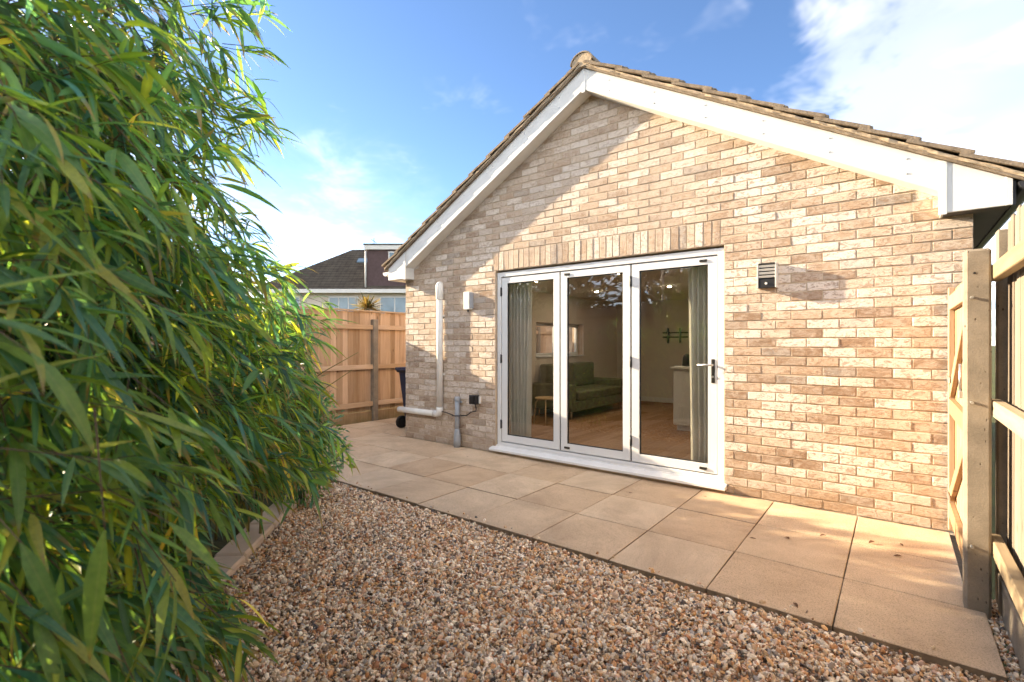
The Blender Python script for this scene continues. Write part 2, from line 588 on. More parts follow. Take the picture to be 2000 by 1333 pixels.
M['tile'] = simple('weathered_concrete_tile', (0.235, 0.185, 0.135), 0.92, 0.35, 14, 0.8, 70, 0.1, bdist=0.006)
M['ridge'] = simple('ridge_tile', (0.22, 0.18, 0.14), 0.92, 0.3, 16, 0.7, 80, 0.1, bdist=0.004)
M['bedding'] = simple('verge_mortar', (0.42, 0.33, 0.23), 0.95, 0.25, 20, 0.8, 60, 0.1, bdist=0.006)
M['glass'] = glass_mat()
M['winglass'] = glass_mat('far_window_glass', (0.55, 0.62, 0.65), 1.0)
M['paint'] = simple('room_paint', (0.60, 0.53, 0.45), 0.85, 0.04, 2)
M['ceil'] = simple('ceiling_paint', (0.66, 0.62, 0.56), 0.9, 0.03, 2)
M['plank'] = wood_mat('oak_floor', (0.26, 0.135, 0.06), (0.42, 0.24, 0.12), 1, 20, 0.18, False)
M['sofa'] = simple('olive_velvet', (0.12, 0.115, 0.06), 0.85, 0.25, 14, 0.3, 200)
M['curtain'] = simple('sage_curtain', (0.76, 0.75, 0.69), 0.9, 0.06, 9, 0.2, 300)
M['cabinet'] = simple('white_cabinet', (0.62, 0.61, 0.58), 0.45, 0.04, 3)
M['lightwood'] = wood_mat('light_wood', (0.50, 0.34, 0.18), (0.62, 0.45, 0.26), 2, 30, 0.1, False)
M['navy'] = simple('navy_bin_plastic', (0.018, 0.026, 0.06), 0.5, 0.2, 9, 0.2, 150)
M['rubber'] = simple('rubber', (0.014, 0.014, 0.014), 0.7, 0.2)
M['stone'] = simple('sandstone_edging', (0.62, 0.50, 0.39), 0.85, 0.15, 3.5, 0.5, 40, 0.2)
M['leaf'] = leaf_mat('bamboo_leaf')
M['leaf_one'] = leaf_mat('bamboo_single_leaf', False)
M['shrubleaf'] = leaf_mat('shrub_leaf', True, trans=0.3)
M['culm'] = simple('bamboo_culm', (0.20, 0.17, 0.06), 0.5, 0.35, 9)
M['twig'] = simple('twig', (0.12, 0.085, 0.05), 0.8, 0.3, 20)
M['birch'] = simple('birch_bark', (0.62, 0.58, 0.52), 0.8, 0.3, 8)
M['bark'] = simple('bark', (0.12, 0.09, 0.065), 0.9, 0.3, 8, 0.5, 40)
M['deadleaf'] = simple('dead_leaf', (0.13, 0.06, 0.03), 0.8, 0.4, 40)
M['pebble'] = attr_mat('gravel_stone', 0.62, 0.35)
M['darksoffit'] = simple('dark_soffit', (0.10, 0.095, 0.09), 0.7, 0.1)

# ------------------------------------------------------------------ ground
t = NT('soil')
p = t.pos()
c_ = t.ramp(t.noise(p, 1.3, 6, 0.65), [(0.3, (0.07, 0.06, 0.035)), (0.7, (0.10, 0.12, 0.04))])
t.bump(t.noise(p, 30, 4), 0.6, 0.02)
M['soil'] = t.done(c_, 0.95, 0.1)
g = MB().box((-420, -420, -0.5), (420, 420, -0.10)).build('ground', M['soil'])
tag(g, 'bare soil and rough grass beyond the garden', None, kind='structure'); g['category'] = 'ground'
t = NT('gravel_underlay')
p = t.pos()
vo = t.n('ShaderNodeTexVoronoi'); vo.inputs['Scale'].default_value = 75
t.l(p, vo.inputs['Vector'])
rc = t.n('ShaderNodeSeparateColor'); t.l(vo.outputs['Color'], rc.inputs[0])
c_ = t.ramp(rc.outputs[0], [(0.0, (0.10, 0.07, 0.05)), (0.35, (0.30, 0.18, 0.10)), (0.7, (0.42, 0.31, 0.21)), (1.0, (0.55, 0.47, 0.38))])
c_ = t.mix(0.85, c_, t.ramp(vo.outputs['Distance'], [(0.1, (1, 1, 1)), (0.6, (0.4, 0.33, 0.27))]), 'MULTIPLY')
t.bump(t.math('SUBTRACT', 1.0, vo.outputs['Distance']), 0.8, 0.008)
M['gravelbase'] = t.done(c_, 0.85, 0.2)
gb = MB().box((-5.2, -5.9, -0.099), (0.44, -1.90, -0.035)).build('gravel_bed', M['gravelbase'])
tag(gb, 'compacted bed under the loose gravel', None, kind='structure'); gb['category'] = 'ground'

# patio: slabs laid on a bed, each slab its own piece
bed = MB().box((-7.38, -1.93, -0.098), (0.36, 0.02, -0.020)).box((-7.38, 0.021, -0.098), (-5.73, 7.5, -0.020)).build('patio', simple('dark_joint_sand', (0.10, 0.075, 0.05), 0.95, 0.3, 30))
tag(bed, 'patio of sandy square slabs along the brick wall', None, kind='structure'); bed['category'] = 'patio'
def slab_mesh(w, d, seed):
    r = random.Random(seed)
    bm = bmesh.new()
    bmesh.ops.create_cube(bm, size=1)
    for v in bm.verts:
        v.co = Vector((v.co.x * w, v.co.y * d, v.co.z * 0.045))
    bmesh.ops.bevel(bm, geom=[e for e in bm.edges], offset=0.0035, segments=1, affect='EDGES')
    for v in bm.verts:
        v.co.z += r.uniform(-0.0008, 0.0008)
        v.co.x += r.uniform(-0.0012, 0.0012)
    me = bpy.data.meshes.new('slab')
    bm.to_mesh(me); bm.free()
    me.materials.append(M['slab'])
    me.materials.append(M['slab_edge'])
    for p_ in me.polygons:
        if p_.normal.z < .5:
            p_.material_index = 1
    return me
rows = [(-0.004, -0.678), (-0.678, -1.322), (-1.322, -1.952)]
rs = random.Random(4)
slab_ms = {}
for ri, (ya, yb) in enumerate(rows):
    for c in range(-9, 6):
        xa = -2.649 + c * 0.6
        xb = xa + 0.6
        if c == 4:
            xb = 0.36 if ri == 2 else 0.30
        if c == 5:
            continue
        xa = max(xa, -7.36)
        if xb - xa < 0.1:
            continue
        jt = 0.0034
        w, d = xb - xa - 2 * jt, ya - yb - 0.012
        key = (round(w, 3), round(d, 3), rs.randrange(2))
        if key not in slab_ms:
            slab_ms[key] = slab_mesh(w, d, len(slab_ms))
        mt = Matrix.Translation(((xa + xb) / 2, (ya + yb) / 2, -0.0225 + rs.uniform(-0.002, 0.002))) @ Euler((rs.uniform(-.0022, .0022), rs.uniform(-.0022, .0022), rs.uniform(-.003, .003))).to_matrix().to_4x4()
        inst('slab', slab_ms[key], bed, mt)
for j in range(11):
    for xa, xb in ((-7.36, -6.84), (-6.84, -6.24), (-6.24, -5.735)):
        ya = 0.0 + j * 0.62
        key = (round(xb - xa - .01, 3), 0.61, 0)
        if key not in slab_ms:
            slab_ms[key] = slab_mesh(xb - xa - .01, 0.61, len(slab_ms))
        inst('slab', slab_ms[key], bed, Matrix.Translation(((xa + xb) / 2, ya + 0.31, -0.0225 + rs.uniform(-0.003, 0.003))))

# ------------------------------------------------------------------ the house
WX0, WX1 = -5.72, 0.43
RX, SL = -2.645, 0.565
def btop(x): return 4.305 - SL * abs(x - RX)
def bbot(x): return 4.08 - SL * abs(x - RX)
DX0, DX1, DZ1 = -4.0, -1.262, 2.282
CH, BP = 0.0787, 0.2296                     # course height, brick pitch
OH = 0.165                                  # how far the bargeboard stands off the wall
house = thing('brick_bungalow', (RX, 0, 0), 'buff brick gable end of a bungalow with white bargeboards and folding glass doors', 'house')
def ztop(x): return btop(x) - 0.05
# gable wall core (mortar seen in the joints), with the door opening left out
gm = MB()
gm.prism([(WX0 + .004, -0.1), (DX0, -0.1), (DX0, DZ1), (RX, DZ1), (RX, ztop(RX)), (WX0 + .004, ztop(WX0))], 0.0055, 0.28)
gm.prism([(DX1, -0.1), (WX1 - .004, -0.1), (WX1 - .004, ztop(WX1)), (RX, ztop(RX)), (RX, DZ1), (DX1, DZ1)], 0.0055, 0.28)
wall = gm.build('gable_wall', M['mortar'], house)

def brick_arrays(L, H, seed):
    r = random.Random(seed)
    xs = [-.5, -.5 + .003 / L, 0.0 + r.uniform(-.12, .12), .5 - .003 / L, .5]
    zs = [-.5, -.5 + .003 / H, .5 - .003 / H, .5]
    V, idx = [], {}
    for j, z in enumerate(zs):
        for i, x in enumerate(xs):
            edge = i in (0, len(xs) - 1) or j in (0, len(zs) - 1)
            y = 0.0024 if edge else r.uniform(-0.0012, 0.0012)
            dx = r.uniform(-.0016, .0016)
            dz = r.uniform(-.0018, .0018)
            if edge and i in (0, len(xs) - 1) and j in (0, len(zs) - 1):
                dx -= math.copysign(r.uniform(0, .004), x); dz -= math.copysign(r.uniform(0, .003), z)
            idx[(i, j)] = len(V)
            V.append((x * L + dx, y, z * H + dz))
    F = []
    nx, nz = len(xs), len(zs)
    for j in range(nz - 1):
        for i in range(nx - 1):
            F.append((idx[(i, j)], idx[(i + 1, j)], idx[(i + 1, j + 1)], idx[(i, j + 1)]))
    ring = [idx[(i, 0)] for i in range(nx)] + [idx[(nx - 1, j)] for j in range(1, nz)] + [idx[(i, nz - 1)] for i in range(nx - 2, -1, -1)] + [idx[(0, j)] for j in range(nz - 2, 0, -1)]
    back = []
    for k in ring:
        x, y, z = V[k]
        back.append(len(V)); V.append((x * 0.995, 0.04, z * 0.99))
    for a in range(len(ring)):
        b = (a + 1) % len(ring)
        F.append((ring[b], ring[a], back[a], back[b]))
    return np.array(V), np.array(F)
FULL = [brick_arrays(BP - 0.0095, CH - 0.0105, 100 + i) for i in range(16)]
HALF = [brick_arrays(BP / 2 - 0.0095, CH - 0.0105, 200 + i) for i in range(8)]
SOLD = [brick_arrays(CH - 0.0105, CH * 3 - 0.011, 300 + i) for i in range(8)]
brick_list = []                              # (x, z, kind, variant, scale_x)
br = random.Random(21)
for k in range(0, 55):
    z = k * CH + CH / 2
    xlim = (bbot(RX) + 0.02 - (z - CH / 2)) / SL
    xl, xr = max(WX0, RX - xlim - 0.12), min(WX1, RX + xlim + 0.12)
    if xl >= xr:
        break
    def lay(a, b):
        x = b - (BP if k % 2 == 0 else BP / 2)          # bond set out from the right corner
        x0 = WX1 - (0 if k % 2 == 0 else BP / 2)
        n = math.ceil((x0 - b) / BP - 1e-6) if b < x0 else 0
        edges = [b]
        e = x0 - n * BP
        if e > b - 1e-6:
            e -= BP
        if b == WX1 and k % 2 == 1:
            e = WX1 - BP / 2
        while e > a + 0.02:
            edges.append(e)
            e -= BP
        edges.append(a)
        for r_, l_ in zip(edges, edges[1:]):
            w = r_ - l_
            if w < 0.045:
                continue
            cx = (r_ + l_) / 2
            if z - CH / 2 > bbot(min(max(RX, l_), r_)) + 0.0:
                continue
            if z - CH / 2 > max(bbot(l_), bbot(r_)) + 0.01:
                continue
            kind = 'F' if w > BP * 0.62 else 'H'
            nom = BP if kind == 'F' else BP / 2
            brick_list.append((cx, z, kind, br.randrange(16 if kind == 'F' else 8), (w - 0.0095) / (nom - 0.0095)))
    if k < 29:
        lay(WX0, DX0)
        lay(DX1, WX1)
    elif k < 32:
        lay(WX0, DX0 - 0.02)
        lay(DX1 - 0.03, WX1)
    else:
        lay(xl, xr)
sx0, sx1 = DX0 - 0.02, DX1 - 0.03
ns = int(round((sx1 - sx0) / CH))
for i in range(ns):
    brick_list.append((sx0 + (i + .5) * (sx1 - sx0) / ns, 29 * CH + 1.5 * CH, 'S', br.randrange(8), (((sx1 - sx0) / ns) - 0.0105) / (CH - 0.0105)))
cx0 = np.array([0, -4.81, 1.374])
brick_list.sort(key=lambda b: (b[0] - cx0[0]) ** 2 + 4.81 ** 2 + (b[1] - cx0[2]) ** 2)
bmesh_cache = {}
def bshape(kind, v): return {'F': FULL, 'H': HALF, 'S': SOLD}[kind][v]
def brick_me(kind, v):
    if (kind, v) not in bmesh_cache:
        V, F = bshape(kind, v)
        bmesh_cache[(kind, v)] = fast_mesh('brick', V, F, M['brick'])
    return bmesh_cache[(kind, v)]
jit = random.Random(5)
AV, AF, AC, off = [], [], [], 0
for i, (x, z, kind, v, sx) in enumerate(brick_list):
    dy, rx, ry, rz = jit.uniform(-.0025, .0025), jit.uniform(-.008, .008), jit.uniform(-.006, .006), jit.uniform(-.006, .006)
    mt = Matrix.Translation((x + jit.uniform(-.0012, .0012), dy, z + jit.uniform(-.0012, .0012))) @ Euler((rx, ry, rz)).to_matrix().to_4x4() @ Matrix.Diagonal((sx, 1, 1, 1))
    if i < 300:
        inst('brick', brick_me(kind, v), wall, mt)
    else:
        V, F = bshape(kind, v)
        m = np.array(mt)
        W = V @ m[:3, :3].T + m[:3, 3]
        AV.append(W); AF.append(F + off); off += len(V)
        AC.append(np.tile(m[:3, 3], (len(V), 1)))
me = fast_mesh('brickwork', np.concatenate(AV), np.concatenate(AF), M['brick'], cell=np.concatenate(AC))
bw = bpy.data.objects.new('brickwork', me)
link(bw, wall); bw['kind'] = 'stuff'

# the other walls and the room behind the doors
bt = NT('brickwork_side')
p = bt.pos()
mp = bt.n('ShaderNodeMapping'); mp.inputs['Rotation'].default_value = (R(90), 0, R(90)); bt.l(p, mp.inputs[0])
btx = bt.n('ShaderNodeTexBrick'); btx.inputs['Scale'].default_value = 1.0
for k_, v_ in (('Brick Width', BP), ('Row Height', CH), ('Mortar Size', 0.006)):
    btx.inputs[k_].default_value = v_
btx.inputs['Color1'].default_value = (0.55, 0.42, 0.31, 1); btx.inputs['Color2'].default_value = (0.40, 0.28, 0.19, 1); btx.inputs['Mortar'].default_value = (0.5, 0.42, 0.33, 1)
bt.l(mp.outputs[0], btx.inputs['Vector'])
M['brickside'] = bt.done(btx.outputs['Color'], 0.92, 0.15)
YB = 6.4
WY0, WY1, WZ0, WZ1 = 2.95, 4.75, 1.12, 1.78            # side window opening
sw = MB()
sw.box((WX0, 0.281, -0.1), (-5.46, WY0, 2.5)).box((WX0, WY1, -0.1), (-5.46, YB + .28, 2.5)).box((WX0, WY0, -0.1), (-5.46, WY1, WZ0)).box((WX0, WY0, WZ1), (-5.46, WY1, 2.5))
sw.build('side_wall', M['brickside'], house)
MB().box((0.17, 0.281, -0.1), (WX1, YB + .28, 2.5)).build('side_wall', M['brickside'], house)
MB().prism([(WX0, -.1), (WX1, -.1), (WX1, ztop(WX1)), (RX, ztop(RX)), (WX0, ztop(WX0))], YB, YB + .28).build('rear_wall', M['brickside'], house)
# plaster skins
pl = MB()
pl.box((-5.459, 0.282, 0.0), (-5.44, WY0, 2.36)).box((-5.459, WY1, 0), (-5.44, YB - .001, 2.36)).box((-5.459, WY0, 0), (-5.44, WY1, WZ0)).box((-5.459, WY0, WZ1), (-5.44, WY1, 2.36))
pl.box((-5.439, YB - .02, 0), (0.149, YB - .001, 2.36)).box((0.15, 0.282, 0), (0.169, YB - .001, 2.36))
pl.box((-5.439, 0.281, 0), (DX0 - .001, 0.295, 2.36)).box((DX1 + .001, 0.281, 0), (0.149, 0.295, 2.36)).box((DX0, 0.281, DZ1 + .001), (DX1, 0.295, 2.36))
pl.build('plaster', M['paint'], house)
MB().box((-5.45, 0.29, 2.361), (0.16, YB - .01, 2.40)).build('ceiling', M['ceil'], house)
sk = MB()
sk.box((-5.42, YB - .038, 0.0), (0.14, YB - .021, 0.12), .004).box((-5.439, 0.31, 0), (-5.423, YB - .04, .12), .004)
sk.build('skirting', M['cabinet'], house)
fl = MB().box((-5.44, 0.06, -0.08), (0.15, YB - .02, -0.004)).build('room_floor', simple('floor_gap', (0.05, 0.03, 0.015), 0.8), house)
pr_ = random.Random(8)
pmesh = {}
for i in range(36):
    xa = -5.43 + i * 0.155
    y = 0.07 - pr_.uniform(0, 1.2)
    while y < YB - .03:
        ln = 1.7
        ya, yb = max(y, 0.07), min(y + ln, YB - .03)
        if yb - ya > 0.05:
            key = round(yb - ya, 2)
            if key not in pmesh:
                b = MB().box((-.0765, -(key) / 2 + .001, 0), (.0765, key / 2 - .001, 0.014), .001)
                pmesh[key] = b.mesh('plank'); pmesh[key].materials.append(M['plank'])
            if y < 3.0 or True:
                inst('plank', pmesh[key], fl, Matrix.Translation((xa + .0775, (ya + yb) / 2, -0.002)))
        y += ln
# side window
wd = MB()
for a, b in (((-5.64, WY0, WZ0), (-5.58, WY0 + .06, WZ1)), ((-5.64, WY1 - .06, WZ0), (-5.58, WY1, WZ1)), ((-5.64, WY0 + .06, WZ0), (-5.58, WY1 - .06, WZ0 + .06)), ((-5.64, WY0 + .06, WZ1 - .06), (-5.58, WY1 - .06, WZ1)), ((-5.64, (WY0 + WY1) / 2 - .04, WZ0 + .06), (-5.58, (WY0 + WY1) / 2 + .04, WZ1 - .06))):
    wd.box(a, b, .004)
wf = wd.build('side_window', M['upvc'], house)
for a, b in ((WY0 + .06, (WY0 + WY1) / 2 - .04), ((WY0 + WY1) / 2 + .04, WY1 - .06)):
    MB().box((-5.615, a, WZ0 + .06), (-5.607, b, WZ1 - .06)).build('pane', M['glass'], wf)
MB().box((-5.57, WY0 + .002, WZ0 - .02), (-5.41, WY1 - .002, WZ0 + .003), .004).build('window_board', M['upvc'], wf)
# ceiling downlights
em = NT('lit_downlight')
em.b.inputs['Emission Color'].default_value = (1, 0.82, 0.55, 1)
em.b.inputs['Emission Strength'].default_value = 130
M['lamp'] = em.done((0.9, 0.85, 0.75), 0.4)
for x, y in ((-4.5, 1.6), (-3.1, 1.6), (-1.7, 1.6), (-4.5, 3.6), (-3.1, 3.6), (-1.7, 3.6)):
    dl = MB().lathe([(0.048, -.008), (0.05, -.004), (0.05, 0.0)], (x, y, 2.360), 18).build('downlight', M['cabinet'], house)
    MB().lathe([(0.028, -.004), (0.028, 0.0)], (x, y, 2.351), 14).build('lamp', M['lamp'], dl)

# ---------------- folding doors
FY = 0.03                                    # front of the outer frame
doors = thing('folding_doors', ((DX0 + DX1) / 2, FY, 0), 'white three panel glazed folding doors set in the brick gable', 'door')
FX0, FX1, FZ0, FZ1 = -3.992, -1.268, 0.10, 2.262
fw = 0.058
f = MB()
f.box((FX0, FY, FZ0), (FX0 + fw, FY + .11, FZ1), .003).box((FX1 - fw, FY, FZ0), (FX1, FY + .11, FZ1), .003)
f.box((FX0 + fw, FY, FZ1 - fw), (FX1 - fw, FY + .11, FZ1), .003).box((FX0 + fw, FY, FZ0), (FX1 - fw, FY + .11, FZ0 + .035), .003)
frame = f.build('frame', M['alu'], doors)
s_ = MB()
s_.prism([(-0.075, 0.035), (-0.075, 0.062), (-0.02, 0.078), (0.02, 0.082), (0.02, 0.099), (0.14, 0.099), (0.14, 0.035)], -4.045, -1.235, .003, axis='x')
s_.build('sill', M['sill'], doors)
MB().box((-4.03, -0.02, -0.06), (-1.25, 0.2, 0.034)).build('threshold', M['mortar'], doors)
LX0, LX1 = FX0 + fw, FX1 - fw
lw = (LX1 - LX0) / 3
LZ0, LZ1 = FZ0 + .035, FZ1 - fw
MB().box((LX0 + .002, FY + .058, LZ0 + .002), (LX0 + .02, FY + .064, LZ1 - .002)).box((LX1 - .02, FY + .058, LZ0 + .002), (LX1 - .002, FY + .064, LZ1 - .002)).box((LX0 + .021, FY + .058, LZ1 - .02), (LX1 - .021, FY + .064, LZ1 - .002)).box((LX0 + .021, FY + .058, LZ0 + .002), (LX1 - .021, FY + .064, LZ0 + .02)).build('gasket', M['gasket'], doors)
LY = FY + .010
for i in range(3):
    a, b = LX0 + i * lw + .009, LX0 + (i + 1) * lw - .009
    z0, z1 = LZ0 + .011, LZ1 - .010
    st_ = 0.082
    lf = MB()
    lf.box((a, LY, z0), (a + st_, LY + .045, z1), .004, 2).box((b - st_, LY, z0), (b, LY + .045, z1), .004, 2)
    lf.box((a + st_, LY, z1 - .072), (b - st_, LY + .045, z1), .004, 2).box((a + st_, LY, z0), (b - st_, LY + .045, z0 + .085), .004, 2)
    leaf = lf.build('door_leaf', M['alu'], doors)
    bd = MB()
    ga, gb_, gz0, gz1 = a + st_, b - st_, z0 + .085, z1 - .072
    w_ = .009
    bd.box((ga, LY + .012, gz0), (ga + w_, LY + .03, gz1)).box((gb_ - w_, LY + .012, gz0), (gb_, LY + .03, gz1)).box((ga + w_, LY + .012, gz0), (gb_ - w_, LY + .03, gz0 + w_)).box((ga + w_, LY + .012, gz1 - w_), (gb_ - w_, LY + .03, gz1))
    bd.build('glazing_bead', M['gasket'], leaf)
    MB().box((ga + w_, LY + .020, gz0 + w_), (gb_ - w_, LY + .026, gz1 - w_)).build('pane', M['glass'], leaf)
    if i in (0, 2):
        for zc in (0.36, 1.18, 2.02):
            hb = MB().tube([(a - .009, LY - .008, zc - .055), (a - .009, LY - .008, zc + .055)], .009, 10)
            hb.box((a - .022, LY - .004, zc - .05), (a + .004, LY + .004, zc + .05), .002)
            hb.build('hinge', M['blackplastic'], leaf)
    if i == 1:
        for zc in (z0 + .04, z1 - .035):
            MB().box((a + .05, LY - .012, zc - .012), (a + .12, LY + .002, zc + .012), .005, 2).build('flush_bolt', M['darkmetal'], leaf)
    if i == 2:
        for zc in (z0 + .04, z1 - .035):
            MB().box((b - .16, LY - .012, zc - .012), (b - .09, LY + .002, zc + .012), .005, 2).build('flush_bolt', M['darkmetal'], leaf)
        hd = MB().box((b - .050, LY - .010, 1.00), (b - .018, LY + .002, 1.225), .006, 2).build('handle_plate', M['darkmetal'], leaf)
        MB().tube([(b - .034, LY - .002, 1.17), (b - .034, LY - .05, 1.17), (b - .045, LY - .056, 1.17), (b - .165, LY - .056, 1.168)], [.011, .011, .0105, .008], 10).build('lever', M['steel'], hd)
        MB().tube([(b - .034, LY - .004, 1.06), (b - .034, LY - .020, 1.06)], .010, 12).build('key_cylinder', M['steel'], hd)
# dark joints between leaves
for i in (1, 2):
    MB().box((LX0 + i * lw - .0085, LY + .016, LZ0 + .012), (LX0 + i * lw + .0085, LY + .04, LZ1 - .012)).build('gasket', M['gasket'], doors)

# ---------------- bargeboards, soffit, box ends
BF = -OH                                     # front face of the boards
BXL, BXR = -5.90, 0.605
BOXL, BOXR = -5.535, 0.252
BOXZ = 2.295
bg_ = MB()
bg_.prism([(BOXL, bbot(BOXL)), (RX - .0006, bbot(RX)), (RX - .0006, btop(RX)), (BOXL, btop(BOXL))], BF, BF + .02, .002)
bl = bg_.build('bargeboard', M['upvc'], house)
br_ = MB().prism([(RX + .0006, bbot(RX)), (BOXR, bbot(BOXR)), (BOXR, btop(BOXR)), (RX + .0006, btop(RX))], BF, BF + .02, .002).build('bargeboard', M['upvc'], house)
MB().prism([(RX - .022, bbot(RX) - .035), (RX + .022, bbot(RX) - .035), (RX + .022, bbot(RX) + .19), (RX, btop(RX) - .01), (RX - .022, bbot(RX) + .19)], BF - .004, BF, .001).build('joint_cover', M['upvc'], house)
sf = MB()
sf.prism([(BOXL, bbot(BOXL)), (RX, bbot(RX)), (BOXR, bbot(BOXR)), (BOXR, bbot(BOXR) + .012), (RX, bbot(RX) + .012), (BOXL, bbot(BOXL) + .012)], BF + .021, 0.002)
sf.build('soffit', M['upvc'], house)
for xa, xb, nm in ((BXL, BOXL, 0), (BOXR, BXR, 1)):
    outer = xa if nm == 0 else xb
    inner = xb if nm == 0 else xa
    e = MB()
    e.prism([(xa, BOXZ), (xb, BOXZ), (xb, btop(xb)), (xa, btop(xa))], BF - .004, BF + .016, .002)
    e.prism([(inner - .006, BOXZ), (inner + .006, BOXZ), (inner + .006, bbot(inner) + .1), (inner - .006, bbot(inner) + .1)], BF + .0165, 0.002)
    bx = e.build('box_end', M['upvc'], house)
    # underside
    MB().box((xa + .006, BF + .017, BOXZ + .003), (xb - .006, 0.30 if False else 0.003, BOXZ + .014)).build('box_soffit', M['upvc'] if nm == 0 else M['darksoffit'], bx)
    cs = MB()
    cs.prism([(inner - .022, BOXZ - .012), (inner + .022, BOXZ - .012), (inner + .022, btop(inner) - (.015 if nm else .0)), (inner - .022, btop(inner) - (.0 if nm else .02))], BF - .010, BF - .0045, .001)
    if nm:
        cs.prism([(outer - .034, BOXZ), (outer - .001, BOXZ), (outer - .001, btop(outer) - .002), (outer - .034, btop(outer - .034) - .002)], BF - .010, BF - .0045, .001)
    cs.build('cover_strip', M['upvc'], bx)
# nail caps on the boards
cap = MB().lathe([(0.0065, 0), (0.006, .003), (0.003, .0045)], (0, 0, 0), 10).mesh('nail_cap'); cap.materials.append(M['greyplastic'])
for sgn, par in ((1, br_), (-1, bl)):
    for i in range(6):
        x = RX + sgn * (0.3 + i * 0.48)
        for dz in (0.06, 0.17):
            inst('nail_cap', cap, par, Matrix.Translation((x, BF, bbot(x) + dz)) @ Euler((R(90), 0, 0)).to_matrix().to_4x4())
# eaves along both sides
ea = MB()
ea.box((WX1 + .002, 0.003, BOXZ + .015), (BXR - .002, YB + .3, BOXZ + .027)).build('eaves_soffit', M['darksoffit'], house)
MB().box((WX0 - .16, 0.003, BOXZ + .015), (WX0 - .002, YB + .3, BOXZ + .027)).build('eaves_soffit', M['upvc'], house)
MB().box((BXR + .001, -.15, BOXZ), (BXR + .018, YB + .3, btop(BXR) - .004)).build('fascia', M['blackplastic'], house)
MB().box((BXL - .018, -.15, BOXZ), (BXL - .001, YB + .3, btop(BXL) - .004)).build('fascia', M['upvc'], house)
def gutter(xc, zc, mat, y0, y1):
    n = 10
    pts = [(xc + .056 * math.cos(math.pi + math.pi * k / n), zc + .056 * math.sin(math.pi + math.pi * k / n)) for k in range(n + 1)]
    pts += [(xc + .050 * math.cos(2 * math.pi - math.pi * k / n), zc + .050 * math.sin(2 * math.pi - math.pi * k / n)) for k in range(n + 1)]
    g_ = MB().prism(pts, y0, y1).build('gutter', mat, house)
    MB().prism([(xc + .0565 * math.cos(math.pi + math.pi * k / n), zc + .0565 * math.sin(math.pi + math.pi * k / n)) for k in range(n + 1)], y0 - .012, y0 - .001).build('end_cap', mat, g_)
gutter(BXR + .078, btop(BXR) - .035, M['blackplastic'], -.20, YB + .3)
gutter(BXL - .078, btop(BXL) - .045, M['whiteplastic'], -.15, YB + .3)

